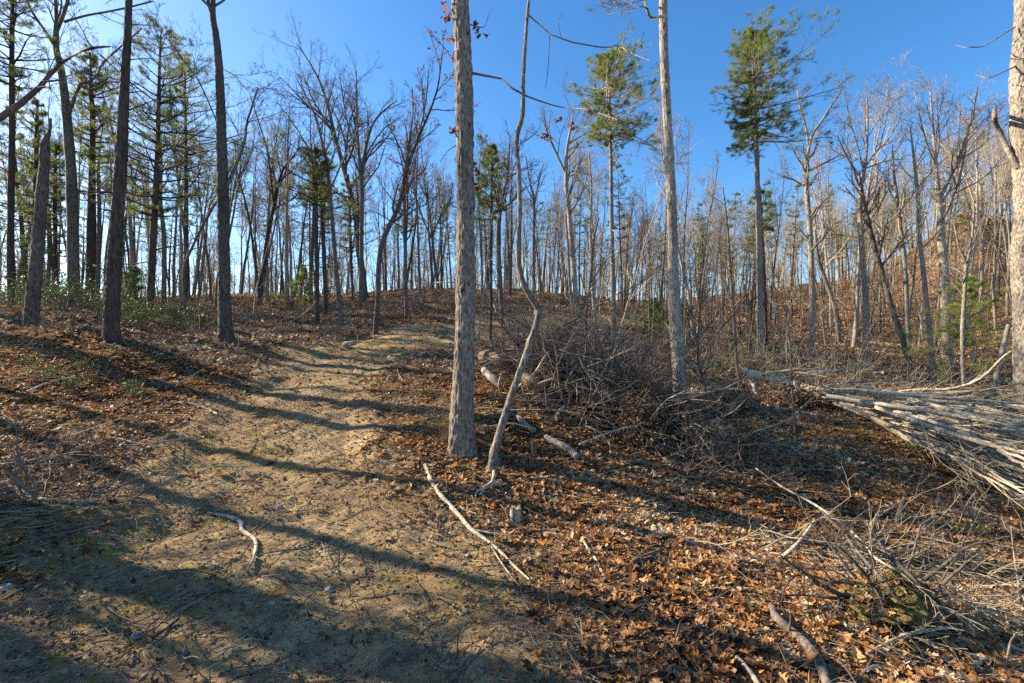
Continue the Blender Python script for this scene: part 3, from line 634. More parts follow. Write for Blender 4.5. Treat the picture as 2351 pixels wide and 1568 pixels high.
traced('sapling', 'twisted dark sapling with spreading twigs growing out of the brush heap', 'sapling', 10.5, [(1347,842,7),(1345,790,6),(1346,720,6),(1356,640,5),(1362,560,4),(1375,500,2.5)], 'grey', forks=[[(1346,790,4),(1375,740,3),(1430,690,2.4),(1480,640,1.6)], [(1350,690,3),(1325,610,2.4),(1290,560,1.6)], [(1356,650,3),(1400,590,2),(1450,570,1.4)], [(1347,730,3),(1390,690,2.5),(1470,650,2),(1540,600,1.4)]], crown=dict(k1=10, t0=.3, L=.9, fk=6, k=(4, 3)))
traced('sapling', 'dark forked sapling with arching twigs just right of the pale grey trunk', 'sapling', 7.4, [(1633,1012,9),(1628,960,8),(1622,900,8),(1612,860,7),(1604,830,6),(1603,780,5),(1606,729,4),(1615,660,2.5)], 'grey', forks=[[(1610,850,5),(1625,800,4),(1650,760,4),(1700,710,3),(1760,665,2),(1800,640,1.4)], [(1604,800,4),(1590,740,3),(1570,710,2)], [(1612,858,4),(1640,830,3),(1650,760,2.5),(1655,690,1.6)]], crown=dict(k1=8, t0=.35, L=.8, fk=6, k=(4, 3)))
traced('sapling', 'slim dark stem beside the sawn stump', 'sapling', 11.0, [(1703,922,9),(1700,890,8),(1692,840,7),(1687,767,7),(1683,689,6),(1676,600,5),(1668,500,4),(1660,430,2)], 'grey', crown=dict(k1=14, t0=.4, L=1.0, k=(5, 3)))
# --- right side
traced('pine_tree', 'tallest pine on the right with a ragged golden green crown against the sky', 'pine', 15.5,
 [(1748,860,15),(1746,780,14),(1745,698,13),(1742,508,12),(1738,381,10),(1735,273,8),(1733,180,6),(1731,100,3),(1730,74,2)], 'pale', dead=14, pine=dict(t0=.68, t1=.995, wid=1.9, whorls=24, per=5, kb=14, asym=(.28, 0), top_up=.6, droop=.3, dens=.85))
traced('pine_tree', 'thin dark pine stem hard against the right of the tallest pine', 'pine', 17, [(1760,845,9),(1757,700,8),(1753,600,7),(1748,508,6),(1746,430,3)], 'pine', dead=18, pine=dict(t0=.75, t1=.98, wid=.7, whorls=8, per=3, dens=.6))
traced('bare_tree', 'pale straight tree right of the tallest pine, splitting into an open V crown', 'tree', 17,
 [(1863,843,13),(1864,760,12),(1864,635,12),(1858,508,11),(1852,432,10),(1851,381,9),(1857,340,7),(1864,310,5)], 'pale', forks=[[(1862,318,6),(1874,295,5),(1886,279,5),(1910,240,4),(1924,222,3),(1935,185,1.6)], [(1856,335,5),(1850,290,4),(1838,250,3),(1830,205,1.5)], [(1853,395,5),(1893,374,4),(1920,360,3),(1950,324,1.6)], [(1852,430,4),(1815,410,3),(1795,405,1.6)]], crown=dict(k1=12, t0=.5, L=1.6, fk=7, k=(5, 4, 3)))
traced('bare_tree', 'dark based straight tree with a wide vase shaped crown on the right slope', 'tree', 16,
 [(1985,882,13),(1987,800,12),(1988,698,12),(1981,603,11),(1976,520,10),(1976,440,9),(1984,390,8),(1990,340,5),(1992,280,4),(1990,215,2)], 'pale',
 forks=[[(1986,385,4.3),(2010,350,3.6),(2040,320,2.9),(2062,280,2.2),(2080,230,1.2)], [(1978,440,4.3),(1960,390,2.9),(1935,340,2.2),(1915,290,1.2)], [(1984,395,3.6),(1970,340,2.9),(1950,270,2.2),(1940,210,1.2)], [(2020,340,2.9),(2035,270,2.2),(2045,200,1.2)]], crown=dict(k1=14, t0=.5, L=2.0, fk=8, k=(5, 4, 3)))
traced('bare_tree', 'long leaning dark tree slanting left up the right slope', 'tree', 15, [(2096,880,12),(2086,830,12),(2077,793,11),(2045,698,11),(2030,640,10),(2013,584,10),(1994,508,8),(1981,444,5),(1972,390,2)], 'grey', crown=dict(k1=12, t0=.55, L=1.4, k=(5, 4)))
traced('bare_tree', 'slim tree crossing the long leaning one near its foot', 'tree', 16, [(2092,872,12),(2087,800,11),(2083,730,10),(2077,603,9),(2070,540,8),(2062,470,7),(2052,393,5),(2048,330,2)], 'pale', crown=dict(k1=14, t0=.5, L=1.6, k=(5, 4, 3)))
traced('bare_tree', 'pale thin trunk left of the thick mid slope tree', 'tree', 14, [(2143,892,10),(2140,820,10),(2131,730,9),(2122,640,9),(2113,560,8),(2107,444,7),(2098,360,5),(2090,290,2)], 'pale', crown=dict(k1=14, t0=.5, L=1.4, k=(5, 4, 3)))
traced('oak_tree', 'thick mid slope tree with two big upswept limbs near the right edge', 'tree', 15,
 [(2176,886,22),(2175,800,20),(2172,698,19),(2166,600,17),(2159,520,14),(2156,457,11),(2150,400,8),(2146,340,6),(2140,260,4),(2134,190,2)], 'pale',
 forks=[[(2157,460,6.5),(2180,410,5.8),(2205,350,5.0),(2222,300,4.3),(2235,255,3.6),(2245,200,2.2)], [(2147,380,4.3),(2125,320,3.6),(2110,260,2.2),(2100,210,1.2)], [(2190,385,3.6),(2225,340,2.9),(2262,300,2.2),(2290,280,1.2)]], crown=dict(k1=14, t0=.5, L=2.2, fk=8, k=(6, 4, 3)))
traced('bare_tree', 'whitish slender tree forking low in front of the young green pine', 'tree', 12, [(2213,898,9),(2211,840,8),(2210,762,8),(2214,680,7),(2220,603,7),(2230,560,5),(2234,520,4),(2236,460,2)], 'pale', forks=[[(2220,600,5),(2205,575,4),(2196,540,3),(2190,500,1.6)]], crown=dict(k1=12, t0=.5, L=1.0, fk=5, k=(4, 3)))
traced('leaning_tree', 'short pale trunk leaning right towards the massive oak at the right edge', 'tree', 10.2, [(2272,925,12),(2280,900,11),(2296,830,10),(2310,770,9),(2316,745,7)], 'pale')
traced('bare_tree', 'pale trunk high on the right slope left of the massive edge oak', 'tree', 26, [(2254,640,9),(2254,560,9),(2253,463,7),(2250,400,4)], 'pale', crown=dict(k1=10, t0=.5, L=1.8, k=(5, 4)))
traced('snag', 'short pale broken trunk on the leaf covered slope beside the whitish forking tree', 'snag', 15.5, [(2237,850,10),(2236,820,7),(2236,798,4)], 'dead')
traced('bare_tree', 'crooked tree leaning left between the V crowned tree and the dark based one', 'tree', 20, [(1925,770,10),(1915,700,9),(1898,650,9),(1880,600,8),(1872,540,6),(1870,480,3)], 'pale', crown=dict(k1=10, t0=.5, L=1.5, k=(5, 4)))
traced('sapling', 'thin upright sapling alone in the sunlit leaves below the felled tops', 'sapling', 7.3, [(1829,1042,5),(1826,1000,4.6),(1822,940,4.4),(1818,880,4),(1816,820,3.4),(1808,740,2.6),(1800,660,2)], 'grey', crown=dict(k1=8, t0=.35, L=.7, k=(3, 3)))

# ------------------------------------------------------------------ woods behind: copies of a few trees
def proto_tree(seed, h, r, t0, L, ang, bk='grey', k=(6, 5, 4), k1=14, lean=.03, trop=.10, forkp=.5):
    rng = np.random.default_rng(seed)
    P, R = grow(np.array([[0, 0, -.15]]), np.array([[rng.normal(0, lean), rng.normal(0, lean), 1.]]), np.array([h]), np.array([r]), rng, 16, .035, .01, .12)
    bt = Buf(); tubes(bt, P, R, 7)
    bb = Buf()
    if forkp:
        Pf, Rf = children(P, R, 2, .4, 0, rng, n=9, wander=.08, trop=.12, rr=.75, tmin=t0, tmax=t0+.3, Labs=h*(1-t0)*.8)
        tubes(bb, Pf, Rf, 5); q, s_ = children(Pf, Rf, 7, .6, 0, rng, n=6, wander=.13, trop=.08, rr=.5, Labs=L*.7, rmin=.005); tubes(bb, q, s_, 4); ramify(bb, q, s_, rng, k[:3], rmin=.004)
    P1, R1 = children(P, R, k1, ang, 0, rng, n=7, wander=.13, trop=trop, rr=.5, tmin=t0, tmax=.99, Labs=L, rmin=.006)
    tubes(bb, P1, R1, 4); ramify(bb, P1, R1, rng, k, rmin=.004)
    return bt, bb
def proto_pine(seed, h, r, t0, wid, **kw):
    rng = np.random.default_rng(seed)
    P, R = grow(np.array([[0, 0, -.15]]), np.array([[rng.normal(0, .02), rng.normal(0, .02), 1.]]), np.array([h]), np.array([r]), rng, 16, .02, .01, .08)
    bt, bb, bn = Buf(), Buf(), Buf(); tubes(bt, P, R, 7)
    P1, R1 = children(P, R, 16, 1.45, 0, rng, n=4, wander=.1, trop=-.03, rr=.2, tmin=.15, tmax=t0, Labs=1.0, rmin=.004); tubes(bb, P1, R1, 3)
    pine_crown(bb, bn, P[0], R[0], t0, .995, wid, rng, **kw)
    return bt, bb, bn
def make_thing(name, parts, loc, label, cat, group, rz=0, s=(1, 1, 1)):
    t = empty(name, loc, label, cat, group); t.rotation_euler[2] = rz; t.scale = s
    for nm, me in parts: ob(nm, me, t)
    return t
BARE = []
for i, (h, r, t0, L, ang, bk, k1) in enumerate([(13, .12, .45, 2.6, .6, 'grey', 14), (15, .15, .5, 3.0, .65, 'grey', 14), (12, .09, .4, 1.9, .5, 'pale', 14), (14, .13, .55, 2.6, .8, 'pale', 12),
                                                   (10, .07, .35, 1.6, .55, 'grey', 12), (16, .17, .5, 3.4, .7, 'grey', 15), (11, .075, .5, 1.6, .6, 'pale', 12), (13, .10, .6, 2.2, .7, 'pine', 12)]):
    a, b = proto_tree(500+i, h, r, t0, L, ang, bk, k1=k1, forkp=i % 3 != 1)
    BARE.append((h, [('trunk', a.build('trunk', M[bk])), ('branches', b.build('branches', M['twig' if bk != 'pale' else 'twig_pale']))]))
PINE = []
for i, (h, r, t0, w, sh, dn) in enumerate([(12, .12, .45, 1.9, 'broad', .8), (9, .09, .35, 1.7, 'cone', .9), (14, .14, .6, 2.0, 'broad', .75), (10, .08, .5, 1.3, 'thin', .7)]):
    a, b, c = proto_pine(700+i, h, r, t0, w, whorls=12, per=4, shape=sh, dens=dn, asym=(.2, -.2))
    PINE.append((h, [('trunk', a.build('trunk', M['pine'])), ('branches', b.build('branches', M['pine'])), ('needles', c.build('needles', M['needles'], smooth=False))]))
SAP = []
for i, (h, r, L) in enumerate([(5, .028, .9), (6.5, .035, 1.1), (4, .02, .8), (7.5, .04, 1.2), (3.2, .016, .7), (5.5, .03, 1.3)]):
    rng = np.random.default_rng(800+i)
    P, R = grow(np.array([[0, 0, -.1]]), np.array([[rng.normal(0, .07), rng.normal(0, .07), 1.]]), np.array([h*1.]), np.array([r]), rng, 14, .06, .02, .2)
    a, b = Buf(), Buf(); tubes(a, P, R, 5)
    P1, R1 = children(P, R, 14, .75, 0, rng, n=6, wander=.13, trop=.05, rr=.5, tmin=.2, tmax=.98, Labs=L, rmin=.004); tubes(b, P1, R1, 3)
    P2, R2 = children(P1, R1, 5, .7, .5, rng, n=4, rmin=.003); tubes(b, P2, R2, 3)
    P3, R3 = children(P2, R2, 3, .6, .5, rng, n=3, rmin=.0025); tubes(b, P3, R3, 3)
    SAP.append((h, [('trunk', a.build('trunk', M['pale' if i % 2 else 'grey'])), ('branches', b.build('branches', M['twig_pale' if i % 2 else 'twig']))]))

PLACED = [np.array([o.location.x, o.location.y]) for o in bpy.data.objects if o.type == 'EMPTY']
FIRST = {}
def place(kind, protos, idx, x, y, hs, label, cat, group, name, rng):
    h, parts = protos[idx]; s = hs/h; z = h1(x, y); sc = (s*rng.uniform(.85, 1.15),)*2+(s,)
    rz = rng.random()*6.28; tilt = (rng.normal(0, .03), rng.normal(0, .03))
    key = (kind, idx)
    if key not in FIRST:
        t = make_thing(name, parts, (x, y, z), label, cat, group, rz, sc); FIRST[key] = t
    else: t = copy_thing(FIRST[key], (x, y, z), rz, sc, label, group, tilt)
    PLACED.append(np.array([x, y])); return t
def zone(n, px0, px1, Y0, Y1, hr, kind, protos, label, cat, group, name, seed, mind=1.1, ok=None, choose=None):
    rng = np.random.default_rng(seed); c = 0; tries = 0
    while c < n and tries < n*60:
        tries += 1
        Y = math.sqrt(rng.uniform(Y0**2, Y1**2)); px = rng.uniform(px0, px1); x = (px-CX)/F*Y
        if ok and not ok(px, Y, x): continue
        if float(track(np.array([x]), np.array([Y]))[0]) > .35: continue
        q = np.array([x, Y])
        if min(np.linalg.norm(np.array(PLACED)-q, axis=1)) < mind: continue
        place(kind, protos, int(rng.choice(choose)) if choose else rng.integers(len(protos)), x, Y, rng.uniform(*hr), label, cat, group, name, rng); c += 1
clear = lambda px, Y, x: True
zone(38, -60, 540, 19, 42, (9.5, 14), 'b', BARE, 'one of many slender backlit bare trees on the crest left of the track', 'tree', 'bare trees on the left crest', 'bare_tree', 1)
zone(18, -60, 540, 19, 44, (8, 13), 'p', PINE, 'one of the backlit pines standing deep among the bare trees on the left crest', 'pine', 'pines on the left crest', 'pine_tree', 2, 1.6)
zone(56, 540, 1050, 25, 48, (8.5, 13), 'b', BARE, 'one of many bare trees along the crest behind the track bend', 'tree', 'bare trees behind the track bend', 'bare_tree', 3)
zone(16, 560, 1050, 26, 50, (6, 10), 'p', PINE, 'one of the pines deep in the bare woods behind the track bend', 'pine', 'pines behind the track bend', 'pine_tree', 4, 1.6)
zone(46, 1080, 1500, 26, 50, (7.5, 11), 'b', BARE, 'one of many thin bare trees on the crest between the two front trunks', 'tree', 'bare trees between the two front trunks', 'bare_tree', 5)
zone(17, 1080, 1560, 26, 50, (6, 10), 'p', PINE, 'one of the pines showing green through bare trees between the two front trunks', 'pine', 'pines between the two front trunks', 'pine_tree', 6, 1.6)
zone(92, 1480, 2400, 18, 52, (7.5, 11.5), 'b', BARE, 'one of many pale thin bare trees filling the slope on the right', 'tree', 'bare trees on the right slope', 'bare_tree', 7, .9, choose=[2, 3, 6, 6, 4, 0])
zone(30, 1480, 2400, 26, 55, (6, 10.5), 'p', PINE, 'one of the pines among the bare trees high on the right slope', 'pine', 'pines on the right slope', 'pine_tree', 8, 1.6)
zone(110, 1400, 2330, 13.5, 34, (3.5, 8), 's', SAP, 'one of many thin pale saplings crowding the hollow behind the felled tops', 'sapling', 'saplings in the right hollow', 'sapling', 9, .4)
zone(38, 1090, 1500, 13, 30, (2.5, 6), 's', SAP, 'one of the thin saplings behind the brush heap', 'sapling', 'saplings behind the brush heap', 'sapling', 10, .4)
zone(46, 560, 1050, 18, 36, (2.5, 6), 's', SAP, 'one of the thin saplings under the trees behind the track bend', 'sapling', 'saplings behind the track bend', 'sapling', 11, .4)
zone(40, -40, 540, 13, 34, (2.5, 6.5), 's', SAP, 'one of the thin dark saplings among the left trunks', 'sapling', 'saplings among the left trunks', 'sapling', 12, .4)
# trees beside the track, out of view to the left: their shadows cross the clearing
THIN = []
for i, (h, r, t0, L) in enumerate([(13, .13, .66, 2.0), (14, .10, .7, 1.8), (12, .08, .72, 1.4)]):
    a, b = proto_tree(540+i, h, r, t0, L, .6, 'grey', k=(4, 3), k1=8, forkp=0)
    THIN.append((h, [('trunk', a.build('trunk', M['grey'])), ('branches', b.build('branches', M['twig']))]))
rng = np.random.default_rng(41)
for i, (x, y, k, hs) in enumerate([(-9.4, 7.1, 2, 12), (-9.9, 6.7, 1, 12.5), (-6.2, 4.15, 0, 19), (-6.9, 3.78, 0, 15), (-12, 3.0, 1, 14), (-16, 10.5, 1, 13), (-19, 6.5, 2, 13), (-9.2, .8, 2, 12),
                                   (-21, 13, 0, 14), (-13, -3, 1, 13), (-24, 16, 1, 14)]):
    place('o', THIN, k, x, y, hs, 'bare tree beside the clearing on its left', 'tree', 'bare trees beside the clearing', 'bare_tree', rng)
for (x, y, k, hs) in [(-6.6, 3.95, 1, 4.6), (-8.6, 5.0, 1, 5.0), (-5.6, 3.3, 3, 2.6)]:
    place('p', PINE, k, x, y, hs, 'young pine beside the clearing on its left', 'pine', 'young pines beside the clearing', 'pine_tree', rng)
# far woods that read as one mass
rng = np.random.default_rng(60); far = Buf(); farb = []
for i in range(560):
    Y = rng.uniform(50, 95); px = rng.uniform(-150, 2500); x = (px-CX)/F*Y; z = h1(x, Y); hh = rng.uniform(8, 12)
    P, R = grow(np.array([[x, Y, z-.3]]), np.array([[rng.normal(0, .03), 0, 1.]]), np.array([hh]), np.array([.12]), rng, 8, .03, .02, .15)
    tubes(far, P, R, 4)
    P1, R1 = children(P, R, 14, .6, 0, rng, n=5, wander=.13, trop=.1, rr=.5, tmin=.35, Labs=2.6, rmin=.015); tubes(far, P1, R1, 3)
    P2, R2 = children(P1, R1, 7, .6, .5, rng, n=3, rmin=.01); tubes(far, P2, R2, 3)
    P3, R3 = children(P2, R2, 4, .6, .5, rng, n=3, rmin=.008); tubes(far, P3, R3, 3)
tag(ob('distant_woods', far.build('distant_woods', M['twig_pale'])), 'hazy mass of far off bare woods beyond the crest', kind='stuff')

# young pine with soft low boughs on the right slope, and small ones elsewhere
def young_pine(px, py, Y, h, wid, label, seed, name='young_pine'):
    rng = np.random.default_rng(seed); x = (px-CX)/F*Y; z = h1(x, Y)
    P, R = grow(np.array([[0, 0, -.1]]), np.array([[0, 0, 1.]]), np.array([h]), np.array([.03*h/2.5]), rng, 12, .03, .02, .15)
    a, b, c = Buf(), Buf(), Buf(); tubes(a, P, R, 6); pine_crown(b, c, P[0], R[0], .12, .99, wid, rng, whorls=11, per=4, shape='cone', top_up=.6, needle=.11, blade=.0022)
    return make_thing(name, [('trunk', a.build('trunk', M['pine'])), ('branches', b.build('branches', M['pine'])), ('needles', c.build('needles', M['young'], smooth=False))], (x, Y, z), label, 'young pine', None)
young_pine(2212, 790, 13.2, 3.3, 1.5, 'soft bushy young pine glowing green on the right slope', 901)
young_pine(700, 690, 22, 2.2, 1.0, 'small bushy green pine beside the half dead dark pine', 902)
young_pine(300, 690, 19, 1.9, .9, 'small pale green pine between the big dark pine and the medium pine', 903)
young_pine(1500, 760, 19, 1.6, .9, 'low green pine left of the pale grey trunk in the thicket', 904)

# evergreen shrubs on the left
def shrub(seed, h, w, nst, nl, lf, kind='oval', mt='laurel'):
    rng = np.random.default_rng(seed); b, c = Buf(), Buf()
    d = nrm(np.c_[rng.normal(0, .6, (nst, 2)), np.ones(nst)]); P, R = grow(np.c_[rng.normal(0, .08*w, (nst, 2)), np.zeros(nst)-.05], d, h*rng.uniform(.6, 1.1, nst), np.full(nst, .009), rng, 6, .16, .05, .4)
    tubes(b, P, R, 3); P1, R1 = children(P, R, 5, .8, .5, rng, n=4, tmin=.3, rmin=.003); tubes(b, P1, R1, 3)
    tips = np.concatenate([P1[:, -1], P1[:, 2], P[:, -1]]); cc = tips[rng.integers(len(tips), size=nl)]+rng.normal(0, .05, (nl, 3))
    leaves(c, cc, rng.uniform(.7, 1.2, nl)*lf, rng, up=.45, curl=.25, kind=kind, asp=.5)
    return [('stems', b.build('stems', M['twig'])), ('leaves', c.build('leaves', M[mt], smooth=False))]
SHR = [(1, shrub(21, .9, 1, 12, 420, .085)), (1, shrub(22, .6, 1, 9, 260, .08)), (1, shrub(23, 1.2, 1, 14, 520, .09))]
def scatter(n, px0, px1, Y0, Y1, sr, kind, protos, label, cat, group, name, seed, mind=.4):
    rng = np.random.default_rng(seed); c = 0
    for _ in range(n*40):
        if c >= n: break
        Y = rng.uniform(Y0, Y1); x = (rng.uniform(px0, px1)-CX)/F*Y
        if min(np.linalg.norm(np.array(PLACED)-[x, Y], axis=1)) < mind or float(track(np.array([x]), np.array([Y]))[0]) > .3: continue
        place(kind, protos, rng.integers(len(protos)), x, Y, rng.uniform(*sr), label, cat, group, name, rng); c += 1
scatter(34, -60, 330, 10.5, 20, (.5, 1.05), 'l', SHR, 'one of the leathery evergreen shrubs under the trees at the left edge', 'shrub', 'evergreen shrubs at the left', 'evergreen_shrub', 31)
scatter(10, 300, 500, 12, 18, (.4, .8), 'l', SHR, 'one of the low evergreen shrubs around the feet of the medium pine', 'shrub', 'low shrubs around the medium pine', 'evergreen_shrub', 32)
scatter(7, 0, 330, 6.2, 9, (.2, .4), 'l', SHR, 'one of the ankle high evergreen shrubs in the leaves left of the track', 'shrub', 'small shrubs left of the track', 'evergreen_shrub', 33)
scatter(9, 1440, 1800, 13, 18, (.4, .9), 'l', SHR, 'one of the green shrubs in the thicket right of the brush heap', 'shrub', 'green shrubs in the thicket', 'evergreen_shrub', 34)
for q, (px, py, s, lb) in enumerate([(2085, 1040, .35, 'small laurel shrub with bright green leaves under the felled branches'), (2240, 1235, .3, 'twisted little laurel shrub right of the mossy root ball'), (1975, 1010, .2, 'tiny green shrub in the leaves below the felled tops')]):
    p = ground_px(px, py); place('l', SHR, q % 3, p[0], p[1], s, lb, 'shrub', None, 'evergreen_shrub', rng)

# ------------------------------------------------------------------ fallen branches measured from the view
def on_ground(pts, lift):
    """pixel trace -> 3D trace lying on the forest floor"""
    out = []
    for i, p in enumerate(pts):
        dh = p[3] if len(p) > 3 else lift
        g = ground_px(p[0], p[1], dh); out.append([g[0], g[1], g[2], p[2]*.5/F*g[1]])
    return np.array(out)
def fallen(label, pts, bk='dead', lift=.02, sub=(), twigs=0, name='fallen_branch', sides=8, L=.4, group=None, cat='fallen branch'):
    SEED[0] += 1; rng = np.random.default_rng(SEED[0])
    D = on_ground(pts, lift); base = D[len(D)//2, :3].copy(); n = max(14, len(pts)*7)
    Q = resample(D, n); Q[:, 3] = np.maximum(Q[:, 3], .003)*(1+.10*fbm2(np.arange(n)*.6, np.zeros(n)+SEED[0], 3, 2))
    Q[:, 2] = np.maximum(Q[:, 2], height(Q[:, 0], Q[:, 1])+Q[:, 3]*.35)
    b = Buf(); tubes(b, Q[None, :, :3], Q[None, :, 3], sides)
    if sides >= 8:
        for e, sgn in ((0, -1), (-1, 1)):
            T = nrm(Q[e, :3]-Q[1 if e == 0 else -2, :3]); b.add(np.r_[b.V[0].reshape(n, sides, 3)[e], [Q[e, :3]+T*Q[e, 3]*.3]], T=np.stack([np.arange(sides), (np.arange(sides)+1) % sides, np.full(sides, sides)], -1))
    o = ob(name, b.build(name, M[bk], base), loc=base); tag(o, label, cat, group)
    sb = Buf()
    for s_ in sub:
        E_ = on_ground(s_, lift); E_ = resample(E_, 12); E_[:, 3] = np.maximum(E_[:, 3], .002); q_ = Buf(); tubes(q_, E_[None, :, :3], E_[None, :, 3], 5)
        ob('side_branch', q_.build('side_branch', M[bk], base), o)
    if twigs:
        twigs = max(twigs, 6)
        P1, R1 = children(Q[None, :, :3], Q[None, :, 3], twigs, .7, 0, rng, n=6, wander=.16, trop=.0, rr=.4, Labs=L, rmin=.003); P1[..., 2] = np.maximum(P1[..., 2], height(P1[..., 0], P1[..., 1])+.005)
        tubes(sb, P1, R1, 3); P2, R2 = children(P1, R1, 4, .7, .5, rng, n=4, rmin=.002); P2[..., 2] = np.maximum(P2[..., 2], height(P2[..., 0], P2[..., 1])+.005); tubes(sb, P2, R2, 3)
    if sb.n: ob('twigs', sb.build('twigs', M['twig_pale' if bk == 'dead' else 'twig'], base), o)
    return o
fallen('curved bare branch hooked like a question mark on the mossy track', [(477,1177,5),(522,1185,8),(553,1199,9),(555,1216,9),(583,1236,9),(586,1267,8),(578,1290,6),(561,1317,4)], twigs=2, L=.15)
fallen('long forked pale branch running down from beside the crooked tree', [(976,1068,9),(984,1090,10),(1004,1127,10),(1038,1166,11),(1060,1190,10),(1083,1216,10),(1122,1244,8),(1150,1268,7),(1176,1295,6),(1215,1330,4)], sub=[[(1038,1166,6),(1050,1160,5),(1066,1170,5),(1094,1180,4)], [(1083,1216,6),(1115,1222,5),(1150,1228,5),(1195,1232,3)], [(1122,1244,5),(1150,1290,4),(1180,1330,3),(1200,1352,2)]])
fallen('smooth curved branch in the shade at the left edge of the view', [(5,1108,11),(30,1120,11),(67,1138,10),(112,1149,10),(168,1152,9),(236,1149,4)])
fallen('long thin branch lying level across the leaves on the left', [(-20,1026,5),(50,1024,5),(101,1020,6),(196,1014,6),(252,1006,6),(314,1018,5),(362,1024,3)], twigs=5, L=.3)
fallen('thin pale branch at the upper left rim of the bright track', [(342,919,4),(393,925,5),(432,925,5),(465,935,5),(499,950,4)], twigs=4, L=.2)
fallen('thick grey limb running out of the bottom edge in orange leaves', [(1772,1393,16),(1790,1425,20),(1826,1455,22),(1860,1490,23),(1880,1520,24),(1905,1580,25)], bk='grey', lift=.04, sub=[[(1812,1448,6),(1816,1425,6,.12),(1815,1405,3,.18)]])
fallen('short split pale limb at the bottom edge left of the thick grey limb', [(1692,1510,12),(1710,1530,14),(1730,1555,15),(1750,1590,14)], lift=.03)
fallen('twisted grey branch in the leaves left of the bottom split limb', [(1598,1432,12),(1620,1460,11),(1628,1480,9),(1620,1500,8),(1640,1530,7),(1660,1562,5)], bk='grey', twigs=3, L=.2)
fallen('short stub of branch standing in leaves beside the twisted grey one', [(1676,1433,7,.14),(1681,1452,7,.06),(1686,1472,7,.0)])
fallen('Y shaped pale branch propped up in the bright leaves', [(1870,1195,7,.34),(1848,1228,8,.24),(1825,1255,9,.13),(1798,1278,10,.03),(1800,1300,10,.02),(1822,1324,9,.02)], sub=[[(1864,1202,4,.32),(1885,1190,3,.33),(1912,1181,2,.3)]])
fallen('peeling branch slanting through the leaves right of the mossy post stump', [(1338,1238,7),(1350,1260,8),(1365,1280,8),(1378,1305,7),(1390,1332,6)])
fallen('short dark rotten log among sunlit leaves', [(1450,1293,12),(1475,1282,16),(1515,1266,14)], bk='rot', lift=.03)
fallen('short straight pale stick lying level in the leaves', [(1640,1295,6),(1680,1293,6),(1717,1295,5)])
fallen('short bright stick just right of the mossy post stump', [(1248,1224,7),(1270,1226,7),(1292,1228,5)])
fallen('thick pale log poking out at the front foot of the brush heap', [(1252,1002,11,.06),(1270,1012,14,.05),(1300,1028,17,.05),(1325,1048,17,.05)], bk='pale', lift=.06)
fallen('mossy pale log just behind the leaning stem of the crooked tree', [(1186,955,12,.08),(1205,972,12,.06),(1226,992,12,.04)], bk='pale')
fallen('long pale pole lying down the far side of the brush heap', [(1300,818,8,.35),(1335,826,8,.35),(1370,838,8,.3),(1405,852,8,.25),(1440,868,7,.2),(1480,890,5,.15),(1520,915,3,.1)], twigs=4, L=.4)
fallen('pale log end on top of the brush heap left', [(1165,788,8,.2),(1185,798,9,.25),(1206,812,9,.2)], bk='pale')
fallen('dark twisted limb standing out of the middle of the brush heap', [(1276,965,20,.0),(1290,945,18,.12),(1304,928,14,.2),(1310,905,12,.32),(1302,885,9,.45),(1310,862,7,.6),(1325,838,5,.75)], bk='grey')
fallen('thin stick sloping up to the right above the brush heap', [(1325,822,5,.2),(1350,795,4,.4),(1375,772,4,.6),(1396,755,3,.8)], bk='grey')
fallen('slanting thin pole leaning left against the brush heap front', [(1388,930,6,.05),(1372,895,6,.3),(1354,865,6,.6),(1338,840,5,.8),(1330,820,3,.95)], bk='dead')
fallen('long thin branch across the heap behind the leaning stem', [(1170,905,4,.2),(1200,880,5,.4),(1230,852,5,.55),(1250,820,4,.8),(1258,808,3,.9)], bk='dead', twigs=5, L=.3)
fallen('black log lying level in the shaded leaves right of the heap', [(1826,1080,7),(1870,1079,7),(1916,1082,7)], bk='rot')
fallen('upright pale stub leaning in the leaves upper right of the propped branch', [(2056,1203,7,.0),(2064,1175,7,.12),(2075,1143,4,.3)])
fallen('broken upright post of dead wood above the mossy root ball', [(2032,1290,13,.0),(2025,1255,12,.12),(2020,1225,10,.24),(2018,1205,5,.31)], bk='rot')
fallen('thin arched pale branch looping at the bottom right corner', [(1975,1570,5,.0),(1985,1540,5,.08),(2010,1528,5,.12),(2035,1545,5,.08),(2050,1575,5,.02)])
fallen('bare white stick rising at the right edge below the felled branches', [(2368,1420,6,.0),(2348,1385,6,.1),(2338,1330,5,.3),(2330,1280,4,.45),(2322,1210,3,.65)], twigs=3, L=.2)
fallen('long thin branch from the propped branch to the mossy root ball', [(1735,1075,3,.2),(1800,1120,4,.25),(1865,1155,5,.28),(1930,1200,6,.25),(1985,1250,5,.25),(2060,1310,5,.2),(2120,1340,4,.15)], twigs=9, L=.5)
fallen('dull branch lying level under the thin ones right of the propped branch', [(1900,1250,7),(1955,1245,8),(2010,1258,9),(2070,1268,9),(2130,1280,6)], twigs=6, L=.4)
fallen('dark branch crossing steeply above the mossy root ball', [(1965,1235,6,.25),(1990,1290,7,.22),(2030,1335,8,.2),(2060,1375,8,.12)], bk='grey')
fallen('brown limb slanting from the mossy root ball to the right corner', [(2060,1290,8,.25),(2110,1340,9,.2),(2160,1385,9,.12),(2215,1430,9,.05)], bk='grey', twigs=6, L=.4)
fallen('forked pale branch on leaves left of the mossy root ball', [(1905,1308,8),(1940,1302,9),(1975,1310,9),(2010,1322,6)], twigs=3, L=.3)
fallen('pale knobbly twig heap branch at the lower right corner', [(1990,1500,6,.03),(2050,1470,7,.05),(2110,1450,8,.05),(2180,1440,7,.05)], twigs=14, L=.35)
fallen('short pale stick near the bottom right corner', [(2240,1525,10),(2270,1515,12),(2310,1520,10)])
